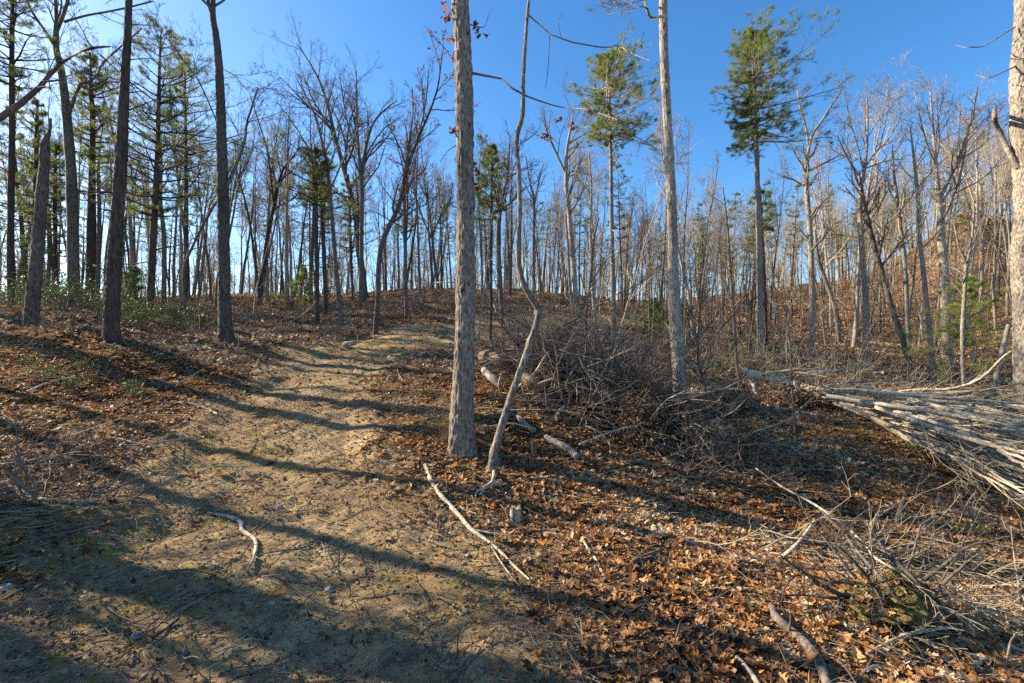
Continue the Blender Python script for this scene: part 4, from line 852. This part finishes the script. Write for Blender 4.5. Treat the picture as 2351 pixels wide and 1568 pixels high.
fallen('pale branch lying in the shade at the lower left', [(350,1465,6),(385,1440,8),(410,1420,7)], bk='grey')
fallen('forked dark branch in the leaves left of the track', [(60,900,5),(110,880,7),(160,868,7),(200,855,5)], twigs=4)
fallen('thin branch on the far left of the track near the wavy grey trunk', [(370,893,3),(410,880,4),(432,862,4),(440,850,2)], bk='grey', twigs=3)
fallen('bare fallen sapling lying by the track bend', [(668,738,3,.05),(695,722,4,.2),(720,700,4,.5),(728,690,3,.7)], bk='dead')
fallen('pale arching dead branch on the skyline behind the thick oak', [(940,690,3,.1),(985,655,3,.9),(1040,648,3,1.2),(1100,655,3,1.0),(1130,690,3,.5),(1140,720,3,.1)], bk='dead')

for lb, tr, bk_ in [('short thick dark log jutting up left inside the brush heap', [(1112,850,16,.3),(1130,868,18,.35),(1150,885,16,.3)], 'pale'), ('broad broken slab of rotten wood at the heap top left', [(1108,818,30,.35),(1135,822,34,.4),(1165,830,24,.35)], 'rot'),
   ('thick dark log end behind the leaning stem in the heap', [(1195,860,26,.45),(1222,878,26,.45),(1250,888,18,.4)], 'rot'), ('grey log lying deep at the heap front', [(1120,960,16,.02),(1150,955,18,.05),(1185,948,18,.1)], 'grey'), ('thin bleached stick lying level at the foot of the heap', [(1092,982,4,.1),(1130,978,4,.12),(1165,972,4,.15),(1230,985,3,.1)], 'dead'),
   ('forked bleached branch reaching out over the heap front right', [(1330,1020,4,.3),(1380,1000,5,.35),(1425,985,5,.35),(1470,975,3,.3)], 'dead'), ('bleached branch hanging below the forked one at the heap front', [(1340,975,3,.25),(1372,990,4,.25),(1395,1012,4,.15),(1402,1040,3,.1)], 'dead'), ('dark log lying at the back of the heap', [(1340,832,10,.3),(1385,836,12,.3),(1430,842,9,.25)], 'grey'),
   ('bleached log at the heap back under the tufted pine', [(1380,806,8,.15),(1410,800,7,.3),(1440,812,6,.15)], 'dead'), ('bent pale root loop in the middle of the brush heap', [(1225,905,5,.5),(1240,880,6,.75),(1262,872,6,.8),(1275,890,5,.6)], 'dead'), ('bleached stub upright in the left of the heap', [(1150,905,5,.3),(1146,880,6,.5),(1150,862,4,.65)], 'dead')]:
    fallen(lb, tr, bk=bk_, lift=.05, name='dead_log' if tr[0][2] > 9 else 'fallen_branch')

# felled trees on the right: long trunks with bundles of bare limbs
def felled(label, trunk, limbs, twn, seed, bk='dead'):
    rng = np.random.default_rng(seed)
    D = resample(on_ground(trunk, .1), 24); base = D[0, :3].copy(); D[:, 3] *= 1+.06*rng.normal(size=24)
    t = empty('felled_tree', base, label, 'felled tree'); b = Buf(); tubes(b, D[None, :, :3], D[None, :, 3], 9); ob('trunk', b.build('trunk', M[bk], base), t)
    tw = Buf()
    for l in limbs:
        E_ = resample(on_ground(l, .15), 16); E_[:, 3] = np.maximum(E_[:, 3], .004)
        w_ = np.cumsum(rng.normal(0, .012, (16, 3)), 0); E_[:, :3] += w_
        b = Buf(); tubes(b, E_[None, :, :3], E_[None, :, 3], 6); ob('limb', b.build('limb', M[bk], base), t)
        P1, R1 = children(E_[None, :, :3], E_[None, :, 3], twn, .38, 0, rng, n=7, wander=.07, trop=-.01, rr=.55, Labs=1.0, rmin=.005, tmin=.15)
        for P_, R_ in ((P1, R1),) + (children(P1, R1, 3, .45, .5, rng, n=5, rmin=.0035),):
            g = height(P_[..., 0], P_[..., 1])+.01; P_[..., 2] = np.maximum(P_[..., 2], g); tubes(tw, P_, R_, 3)
    ob('twigs', tw.build('twigs', M['twig_pale'], base), t)
rng = np.random.default_rng(5)
def fanl(n, a, b, c, d, w, la, lb, rng):
    """limbs from the segment a-b to the segment c-d"""
    out = []
    for i in range(n):
        u = (i+rng.random())/n; s = np.array(a)+(np.array(b)-a)*np.clip(u+rng.normal(0, .1), 0, 1); e = np.array(c)+(np.array(d)-c)*u
        m_ = (s+e)/2+[0, rng.normal(-6, 6)]; h_ = rng.uniform(.6, 1.3)
        out.append([(s[0], s[1], w*rng.uniform(.7, 1.2), la*h_), (m_[0], m_[1], w*rng.uniform(.6, 1.1), (la+lb)/2*h_), (e[0], e[1], w*.55, lb*h_)])
    return out
felled('thick pale felled tree with its root end up behind the sawn stump', [(1697,851,16,.5),(1727,860,19,.45),(1812,878,16,.35),(1880,896,14,.3),(1935,903,11,.3),(2000,893,10,.4),(2082,905,9,.4),(2200,925,8,.35),(2365,960,7,.3)],
 [[(1712,855,9,.5),(1726,880,9,.25),(1742,905,8,.05)], [(1754,860,8,.5),(1790,852,7,.6),(1826,847,6,.7),(1894,845,5,.75)], [(1812,880,6,.3),(1850,868,6,.5),(1920,852,5,.6),(2030,842,3,.6)],
  [(1935,905,7,.3),(2020,908,6,.4),(2100,895,6,.6),(2188,890,6,.7),(2256,868,6,.9),(2307,823,5,1.4),(2330,808,4,1.5)], [(2050,910,5,.4),(2180,905,6,.5),(2280,895,5,.6),(2360,880,4,.6)], [(1880,898,5,.3),(1990,870,5,.4),(2080,868,4,.5),(2160,876,4,.4)],
  [(1800,874,5,.3),(1860,890,5,.3),(1925,912,4,.3)]] + fanl(9, (1900,900), (2060,905), (2362,925), (2362,990), 11, .6, .75, rng), 3, 71)
felled('middle felled tree whose bundled pale limbs sweep to the right edge', [(1870,905,9,.3),(1960,925,9,.35),(2060,935,9,.35),(2180,960,8,.4),(2365,1010,6,.4)],
 fanl(20, (1880,905), (2080,950), (2362,960), (2362,1070), 10.5, .5, .7, rng), 3, 72)
felled('nearest felled tree with greenish thin limbs fanning down to the leaves', [(1915,925,7,.2),(2017,970,8,.2),(2102,1018,8,.2),(2188,1049,7,.25),(2290,1090,6,.25),(2365,1124,5,.2)],
 fanl(20, (1915,920), (2090,1000), (2362,1040), (2362,1150), 7.5, .3, .45, rng), 4, 73)

# ------------------------------------------------------------------ stumps, rocks, root ball, tufts
def stump(px, py, w, hpx, label, seed, bk='rot', cut='cut', splinter=0):
    rng = np.random.default_rng(seed); g = ground_px(px, py); r = w*.5/F*g[1]; h = hpx/F*g[1]
    n = 12; P = np.c_[np.zeros(n), np.zeros(n), np.linspace(-.15, h, n)]; R = np.full(n, r)*(1+.25*np.exp(-np.linspace(0, 3, n)*1.3))
    b = fine_trunk(P, R, 40, max(h/24, .008), .05, seed, fz=3)
    V = b.V[0].reshape(-1, 40, 3)
    if splinter:
        V[-3:, :, 2] += splinter*h*np.abs(noise3(np.cos(np.arange(40)/40*6.28)*3, np.sin(np.arange(40)/40*6.28)*3, np.full(40, seed*1.), 4))
    b.V = [V.reshape(-1, 3)]+b.V[1:]; b.T = []; b.n = len(b.V[0])+1
    t = empty('tree_stump', g, label, 'stump'); o = ob('trunk', b.build('trunk', M[bk]), t)
    c = Buf(); ring = V[-1]*.985; ring = np.c_[ring[:, 0], ring[:, 1], ring[:, 2]-.004]; ce = ring.mean(0)
    inner = ce+(ring-ce)*.5; inner[:, 2] += rng.normal(0, .004, 40)
    i = np.arange(40); j = (i+1) % 40
    c.add(np.r_[ring, inner, [ce]], Q=np.stack([i, j, j+40, i+40], -1), T=np.stack([i+40, j+40, np.full(40, 80)], -1)); ob('sawn_face', c.build('sawn_face', M[cut], smooth=False), t)
    return t
stump(1667, 938, 56, 46, 'wide sawn stump behind the dead leaf clumps right of the pale trunk', 3)
stump(1183, 1195, 24, 24, 'short mossy post stump at the edge of the leaves below the crooked tree', 4, bk='pale', splinter=.6)
stump(1226, 1045, 12, 24, 'small splintered stump close behind the foot of the crooked tree', 5, splinter=.8)
stump(464, 765, 11, 33, 'thin dark rotten stump left of the wavy grey trunk', 6, splinter=.5)
stump(666, 712, 16, 14, 'low dark stump under the small bushy green pine', 7, splinter=.8)
t = empty('exposed_root', ground_px(1118, 1120), 'bare silvery root twisting out at the foot of the crooked tree', 'root')
b = Buf()
for tr in ([(1134,1080,9,.06),(1133,1096,9,.08),(1128,1110,9,.06),(1110,1122,9,.05),(1103,1138,7,.03)], [(1128,1108,7,.05),(1145,1112,6,.05),(1160,1112,4,.03)], [(1110,1122,6,.04),(1098,1128,5,.03),(1092,1145,3,.02)]):
    D = resample(on_ground(tr, .03), 12); tubes(b, D[None, :, :3], D[None, :, 3], 7)
ob('root', b.build('root', M['dead'], t.location), t)

def rock(loc, s, seed):
    rng = np.random.default_rng(seed); n, k = 9, 14
    th = np.linspace(0, math.pi, n)[:, None]; ph = np.arange(k)/k*2*np.pi
    X = np.sin(th)*np.cos(ph); Y_ = np.sin(th)*np.sin(ph); Z = np.cos(th)*np.ones(k)
    d = 1+.35*noise3(X*1.3+seed, Y_*1.3, Z*1.3, 2)+.12*noise3(X*4, Y_*4, Z*4, 3)
    sc = s*rng.uniform(.7, 1.3, 3)*[1, 1, .6]
    V = np.stack([X*d*sc[0], Y_*d*sc[1], Z*d*sc[2]], -1).reshape(-1, 3)
    i = np.arange(n-1)[:, None]*k+np.arange(k)[None]; j = np.arange(n-1)[:, None]*k+(np.arange(k)[None]+1) % k
    return V, np.stack([i, i+k, j+k, j], -1).reshape(-1, 4)
for q, (px, py, w, lb) in enumerate([(641,1166,20,'grey stone on the track right of the hooked branch'), (755,1355,16,'pale upright stone chip on the moss below the hooked branch'), (1419,1527,22,'rounded pale stone in the gravel at the bottom edge'),
    (118,855,24,'bluish rock in the leaves left of the track'), (310,1462,18,'white flat stone in the shade at the lower left'), (800,790,30,'greyish rock heap end left of the bend'), (12,1352,24,'pale flat stone at the lower left edge'), (1340,1590,18,'small stone at the bottom edge')]):
    g = ground_px(px, py); V, Q = rock(g, w*.5/F*g[1], q+3); b = Buf(); b.add(V, Q)
    tag(ob('stone', b.build('stone', M['stone']), loc=g+[0, 0, .005]), lb, 'stone')

# mossy root ball in the lower right
rng = np.random.default_rng(12); g = ground_px(2035, 1375)
n, k = 40, 64; th = np.linspace(0, math.pi*.62, n)[:, None]; ph = np.arange(k)/k*2*np.pi
X = np.sin(th)*np.cos(ph); Y_ = np.sin(th)*np.sin(ph); Z = np.cos(th)*np.ones(k)
d = 1+.28*noise3(X*2, Y_*2, Z*2, 5)+.16*noise3(X*6, Y_*6, Z*6, 6)+.07*noise3(X*16, Y_*16, Z*16, 7)
V = np.stack([X*d*.27, Y_*d*.19, Z*d*(.10+.05*np.clip(X*2, -1, 1))-.02], -1).reshape(-1, 3)
i = np.arange(n-1)[:, None]*k+np.arange(k)[None]; j = np.arange(n-1)[:, None]*k+(np.arange(k)[None]+1) % k
t = empty('root_ball', g, 'uprooted stump with a cushion of yellow green moss and dead roots sticking up', 'root ball')
b = Buf(); b.add(V, np.stack([i, i+k, j+k, j], -1).reshape(-1, 4)); sp = rng.integers(k*20, size=5000); c = V[sp]
ob('moss_cushion', b.build('moss_cushion', M['moss']), t)
b = Buf(); blades(b, c-nrm(c)*.005, nrm(nrm(c)+rng.normal(0, .6, c.shape)), rng.uniform(.012, .03, len(c)), .003, rng); ob('moss_fringe', b.build('moss_fringe', M['moss'], smooth=False), t)
b = Buf(); m_ = 26; a = rng.uniform(0, 6.28, m_)
P, R = grow(np.c_[np.cos(a)*.22+.12, np.sin(a)*.14+.05, rng.uniform(-.05, .08, m_)], nrm(np.c_[np.cos(a)*.9, np.sin(a)*.7, rng.uniform(.1, 1.3, m_)]), rng.uniform(.25, .75, m_), rng.uniform(.004, .012, m_)+.008*(rng.random(m_) < .2), rng, 9, .15, -.06, .25)
tubes(b, P, R, 6); P1, R1 = children(P, R, 6, .9, .45, rng, n=6, wander=.2, trop=-.05, rmin=.0025); tubes(b, P1, R1, 4); P1, R1 = children(P1, R1, 4, .9, .5, rng, n=4, wander=.25, rmin=.0015); tubes(b, P1, R1, 3)
ob('roots', b.build('roots', M['grey']), t)
t.rotation_euler[2] = .3
b = Buf(); cl = V[rng.integers(k*30, size=70)]; leaves(b, cl+[0, 0, .012], rng.uniform(.04, .08, 70), rng, up=.7, kind='lobed'); ob('caught_leaves', b.build('caught_leaves', M['litter'], smooth=False), t)
# dry grass
def tuft(seed, n, h):
    rng = np.random.default_rng(seed); b = Buf()
    d = nrm(np.c_[rng.normal(0, .33, (n, 2)), np.ones(n)]); c = np.c_[rng.normal(0, .05, (n, 2)), np.zeros(n)-.02]; L = h*rng.uniform(.4, 1.1, n)
    P, R = grow(c, d, L, np.full(n, .0022), rng, 5, .1, -.05, .2, rmin=.0008); tubes(b, P, R, 3); return b
TU = [(1, [('blades', tuft(s_, 70, .5).build('blades', M['straw']))]) for s_ in (1, 2)]
for q, (px, py, s_, lb) in enumerate([(1008,990,1.0,'tall golden dry grass tuft just left of the thick oak foot'), (1020,1015,.6,'low golden grass tuft in front of the thick oak foot'), (905,950,.5,'small reddish grass tuft on the track side left of the oak')]):
    g = ground_px(px, py); place('t', TU, q % 2, g[0], g[1], s_, lb, 'grass tuft', None, 'grass_tuft', rng)
def scatter_px(n, px0, px1, py0, py1, s0, s1, label, group, seed):
    rng = np.random.default_rng(seed)
    for q in range(n):
        g = ground_px(rng.uniform(px0, px1), rng.uniform(py0, py1)); place('t', TU, q % 2, g[0], g[1], rng.uniform(s0, s1), label, 'grass tuft', group, 'grass_tuft', rng)
scatter_px(14, 950, 1060, 880, 1010, .25, .5, 'small dry grass tuft among several along the oak side of the track', 'dry grass tufts left of the oak', 3)

# ------------------------------------------------------------------ uncountable ground cover
def tangle(name, label, centres, n, Lr, rr, seed, mt='twig', hang=.5, rise=.5, dirn=None, sub=(4, 3), dz=.5, k=3):
    """brushwood: branches heaped on the ground round the given centres (x, y, sx, sy)"""
    rng = np.random.default_rng(seed); c = np.array(centres); w = rng.integers(len(c), size=n)
    xy = c[w, :2]+rng.normal(0, 1, (n, 2))*c[w, 2:4]; z = height(xy[:, 0], xy[:, 1])+np.abs(rng.normal(0, dz, n))
    d = rng.normal(size=(n, 3)); d[:, 2] = np.abs(d[:, 2])*rise
    if dirn is not None: d = d*.45+np.array(dirn)
    L = rng.uniform(*Lr, n); P, R = grow(np.c_[xy, z], nrm(d), L, rng.uniform(*rr, n)**1.0, rng, 8, .14, -.03*hang, .35)
    b = Buf()
    def put(P, R, kk):
        P[..., 2] = np.maximum(P[..., 2], height(P[..., 0], P[..., 1])+.004); tubes(b, P, R, kk)
    put(P, R, k)
    P1, R1 = children(P, R, sub[0], .7, .45, rng, n=5, wander=.15, trop=-.02, rmin=.003); put(P1, R1, 3)
    if len(sub) > 1:
        P2, R2 = children(P1, R1, sub[1], .7, .5, rng, n=4, wander=.15, rmin=.0022); put(P2, R2, 3)
    o = ob(name, b.build(name, M[mt])); tag(o, label, kind='stuff'); return P
HEAP = [(.95, 8.2, .5, .7), (1.8, 8.3, .65, .7), (1.6, 7.2, .5, .4), (2.15, 6.8, .35, .28), (.3, 8.5, .3, .6), (2.1, 9.4, .5, .5)]
hp = tangle('brushwood', 'dark tangled brushwood heaped between the two front trunks', HEAP, 600, (.5, 1.5), (.004, .016), 81, dz=.24, k=4)
tangle('brushwood', 'thick dark broken limbs jammed into the brush heap', HEAP, 70, (.5, 1.5), (.014, .042), 91, 'rot', sub=(2,), dz=.3, k=6)
tangle('brushwood', 'pale dead sticks lying over the brush heap', HEAP, 110, (.6, 2.0), (.006, .02), 82, 'dead', sub=(2, 2), dz=.35, k=4)
tangle('brushwood', 'low thorny brush spread over the leaves right of the heap', [(2.6, 5.6, .3, .25), (2.2, 5.9, .3, .2)], 36, (.4, 1.2), (.003, .007), 83, dz=.12)
tangle('brushwood', 'thin cut branches strewn over the leaves in the lower right', [(3.1, 3.7, .8, .45), (3.0, 3.0, .5, .25), (4.0, 4.2, .5, .4), (2.2, 4.0, .6, .3)], 70, (.3, 1.1), (.003, .008), 84, 'twig_pale', rise=.35, dirn=(.8, -.5, .1), dz=.07)
tangle('brushwood', 'scrubby bare undergrowth in the hollow behind the heap', [(5, 14, 3, 2), (2.0, 13, 1.5, 1.5), (8, 14, 3, 2), (10, 12.5, 3, 1.5), (7.5, 12, 1.5, 1.0)], 480, (.5, 1.6), (.004, .009), 85, 'twig_pale', rise=1.2, dz=.1)
tangle('brushwood', 'brown scrub and cut tops beyond the heap up to the crest', [(2, 18, 2, 3), (7, 22, 4, 4), (12, 22, 5, 4), (-2, 22, 3, 2), (-5, 20, 2, 1.5), (16, 24, 4, 5)], 800, (.6, 1.8), (.006, .012), 86, 'twig', rise=1.3, dz=.1)
tangle('brushwood', 'dark twiggy scrub under the trees on the left', [(-9, 11, 1.6, 1.5), (-13, 13, 2.5, 2.5), (-8, 14.5, 2, 1.5), (-10, 20, 4, 3), (-16, 18, 3, 4)], 480, (.4, 1.4), (.004, .009), 87, 'twig', rise=1.2, dz=.05)
tangle('brushwood', 'scrubby green limbed brush mixed into the felled tops', [(8, 10, 1.2, .8), (7.4, 8.4, .8, .5), (9, 9, 1, 1)], 110, (.5, 1.4), (.004, .009), 88, 'twig_pale', rise=.4, dirn=(.7, -.5, 0), dz=.15)
tangle('brushwood', 'dark roots and sticks in the bank at the left edge', [(-4.0, 3.6, .4, .35), (-4.8, 4.5, .5, .5)], 120, (.2, .8), (.003, .012), 89, 'twig', rise=.6, dz=.05)

rng = np.random.default_rng(90); b = Buf()
c = np.array([(2.0, 6.5, .28, .18), (2.3, 6.9, .2, .15), (1.7, 7.5, .45, .3), (1.2, 8.6, .5, .4), (2.2, 8.0, .3, .3), (4.4, 9.2, .28, .2), (.6, 8.6, .3, .3), (2.6, 9.8, .6, .4), (6.3, 9.7, .5, .15)])
w = rng.integers(len(c), size=13000); xy = c[w, :2]+rng.normal(0, 1, (13000, 2))*c[w, 2:4]
lf = np.c_[xy, height(xy[:, 0], xy[:, 1])+np.abs(rng.normal((.14), .16, 13000))]
leaves(b, lf, rng.uniform(.05, .11, 13000), rng, up=.05, curl=.7, kind='oval', asp=.5)
tag(ob('dead_foliage', b.build('dead_foliage', M['litter_dull'], smooth=False)), 'curled brown dead leaves still hanging on the brushwood', kind='stuff')

# fallen leaves: near ones lobed and curled, farther ones simpler
def litter(name, label, n, Y0, Y1, size, kind, mt, seed, thin, pw=1.0, px0=-80, px1=2440, lift=.010, up=.85, curl=.42, lump=.5, asp=.7):
    rng = np.random.default_rng(seed); u = rng.random(n*3); Y = (Y0**pw+(Y1**pw-Y0**pw)*u)**(1/pw); px = rng.uniform(px0, px1, n*3); x = (px-CX)/F*Y
    tr = track(x, Y); dens = thin(tr, x, Y)*(1-lump+lump*2*(fbm2(x*1.3, Y*1.3, seed, 3)*.5+.5).clip(0, 1))
    keep = rng.random(n*3) < dens; x, Y = x[keep][:n], Y[keep][:n]
    z = height(x, Y)+np.abs(rng.normal(0, lift, len(x)))+.004
    tone = np.clip(rng.random(len(x))*.85+.10+.55*fbm2(x*.9, Y*.9, seed+50, 3)*.5+.25*fbm2(x*5, Y*5, seed+51, 2)*.5, 0, 1)
    b = Buf(); leaves(b, np.c_[x, Y, z], size*np.clip(rng.lognormal(-.1, .34, len(x)), .35, 1.9), rng, up=up, curl=curl, kind=kind, asp=asp, rnd=tone)
    tag(ob(name, b.build(name, M[mt], smooth=False)), label, kind='stuff'); return len(x)
off = lambda tr, x, Y: np.clip(1.05-tr*1.15, .03, 1)
right = lambda tr, x, Y: np.clip(1.05-tr*1.3, .01, 1)*np.clip((x-.1*Y+.2)*1.2, .25, 1)
print('leaves', litter('fallen_leaves', 'thick carpet of curled orange and brown oak leaves', 24000, 1.9, 4.8, .068, 'lobed', 'litter', 201, right, 2),
 litter('fallen_leaves', 'dry leaves covering the clearing floor', 52000, 4.5, 9, .075, 'lobed', 'litter', 202, off, 2),
 litter('fallen_leaves', 'leaf litter stretching to the crest and up the slopes', 110000, 8.5, 30, .11, 'simple', 'litter_mid', 203, off, 1.6, up=.6),
 litter('fallen_leaves', 'far leaf litter on the slopes', 80000, 25, 62, .2, 'simple', 'litter', 204, off, 1.5, up=.5),
 litter('leaf_crumbs', 'crumbled old leaves and bark bits over the ground', 45000, 1.8, 8, .026, 'simple', 'litter_dull', 205, lambda tr, x, Y: np.clip(.75-tr*.45, 0, 1)*np.where(x > .5, .5, 1), 1.3, up=.6, lift=.006),
 litter('leaf_crumbs', 'crumbs of litter farther along the track', 35000, 7, 20, .05, 'simple', 'litter_dull', 206, lambda tr, x, Y: np.clip(.8-tr*.55, 0, 1)*np.where(x > .5, .4, 1), 1.4, up=.6, lift=.006))
# straw-like litter of needles and thin twigs, and pebbles on the track
rng = np.random.default_rng(210); n = 26000; Y = (1.8**1.5+(12**1.5-1.8**1.5)*rng.random(n))**(1/1.5); x = (rng.uniform(-60, 2420, n)-CX)/F*Y
kp = rng.random(n) < 1-.62*track(x, Y); x, Y = x[kp], Y[kp]; n = len(x)
L = rng.uniform(.03, .16, n)*np.where(rng.random(n) < .12, 2.2, 1); a = rng.normal(.4, .8, n)
P, R = grow(np.c_[x, Y, height(x, Y)+.008], np.c_[np.cos(a), np.sin(a), rng.normal(0, .06, n)], L, rng.uniform(.0010, .0026, n), rng, 4, .12, 0, .6, rmin=.0008)
P[..., 2] = np.maximum(P[..., 2], height(P[..., 0], P[..., 1])+.003)
b = Buf(); tubes(b, P, R, 3); tag(ob('twig_litter', b.build('twig_litter', M['twig_pale'])), 'fine twigs and straw scattered over the ground', kind='stuff')
n = 2600; Y = (1.8**1.3+(11**1.3-1.8**1.3)*rng.random(n))**(1/1.3); x = (rng.uniform(-60, 2420, n)-CX)/F*Y; L = rng.uniform(.15, .6, n); a = rng.normal(-.3, .9, n)
P, R = grow(np.c_[x, Y, height(x, Y)+.012], np.c_[np.cos(a), np.sin(a), rng.normal(0, .08, n)], L, rng.uniform(.002, .005, n), rng, 7, .16, 0, .5)
P[..., 2] = np.maximum(P[..., 2], height(P[..., 0], P[..., 1])+.004)
b = Buf(); tubes(b, P, R, 4); P1, R1 = children(P, R, 2, .7, .4, rng, n=4, rmin=.0015); P1[..., 2] = np.maximum(P1[..., 2], height(P1[..., 0], P1[..., 1])+.003); tubes(b, P1, R1, 3)
tag(ob('twig_litter', b.build('twig_litter', M['twig'])), 'broken twigs strewn over leaves and track', kind='stuff')
n = 4200; Y = (1.8**1.2+(10**1.2-1.8**1.2)*rng.random(n))**(1/1.2); x = (rng.uniform(-60, 2420, n)-CX)/F*Y; kp = rng.random(n) < .25+.75*track(x, Y); x, Y = x[kp], Y[kp]
b = Buf(); V0 = [rock(0, 1, s_) for s_ in range(6)]; z = height(x, Y)
for q in range(len(x)):
    V, Q = V0[q % 6]; s_ = .004+.012*rng.random()**3*(1+Y[q]*.08); b.add(V*s_+[x[q], Y[q], z[q]+s_*.15], Q)
tag(ob('pebbles', b.build('pebbles', M['pebble'])), 'small pebbles in the clay of the track', kind='stuff')

# every repeat gets a label of its own: its order between the two nearest landmark trees
LM = [(-400, 'left edge'), (75, 'snag'), (170, 'forked grey tree'), (258, 'big dark pine'), (345, 'medium pine'), (424, 'small crowned pine'), (517, 'wavy grey trunk'), (600, 'two stemmed tree'),
      (727, 'half dead pine'), (780, 'curving bare tree'), (865, 'leaf bearing oak'), (932, 'thin bend tree'), (1063, 'thick oak'), (1150, 'forked tree'), (1225, 'bent tree'), (1318, 'three close trunks'),
      (1408, 'tufted pine'), (1553, 'pale front trunk'), (1690, 'stump sapling'), (1745, 'tallest pine'), (1860, 'V crowned tree'), (1986, 'dark based tree'), (2085, 'crossing trees'), (2173, 'thick slope tree'), (2345, 'edge oak'), (9999, 'right edge')]
ORD = 'first second third fourth fifth sixth seventh eighth ninth tenth eleventh twelfth thirteenth fourteenth fifteenth sixteenth seventeenth eighteenth nineteenth'.split()
ORD += ['twentieth']+['twenty-'+w_ for w_ in ORD[:9]]+['thirtieth']+['thirty-'+w_ for w_ in ORD[:9]]+['fortieth']+['forty-'+w_ for w_ in ORD[:9]]
gaps = {}
for o in COL.objects:
    if o.get('group') and o.get('category') in ('tree', 'pine', 'sapling', 'shrub') and o.get('label', '').startswith('one of'):
        px = CX+o.location.x/o.location.y*F; q = max(i for i, (p, _) in enumerate(LM) if p <= px)
        gaps.setdefault((o['category'], q), []).append((px, o))
for (cat_, q), lst in gaps.items():
    nm = {'tree': 'background bare tree', 'pine': 'background pine', 'sapling': 'thin sapling', 'shrub': 'green shrub'}[cat_]
    lst.sort(key=lambda e: e[0])
    pl = 'left of the snag' if q == 0 else 'right of the edge oak' if q == len(LM)-2 else 'between %s and %s' % (LM[q][1], LM[q+1][1])
    for k_, (px, o) in enumerate(lst):
        o['label'] = ('the only %s %s' % (nm, pl)) if len(lst) == 1 else '%s %s from the left, %s' % (ORD[k_], nm, pl)
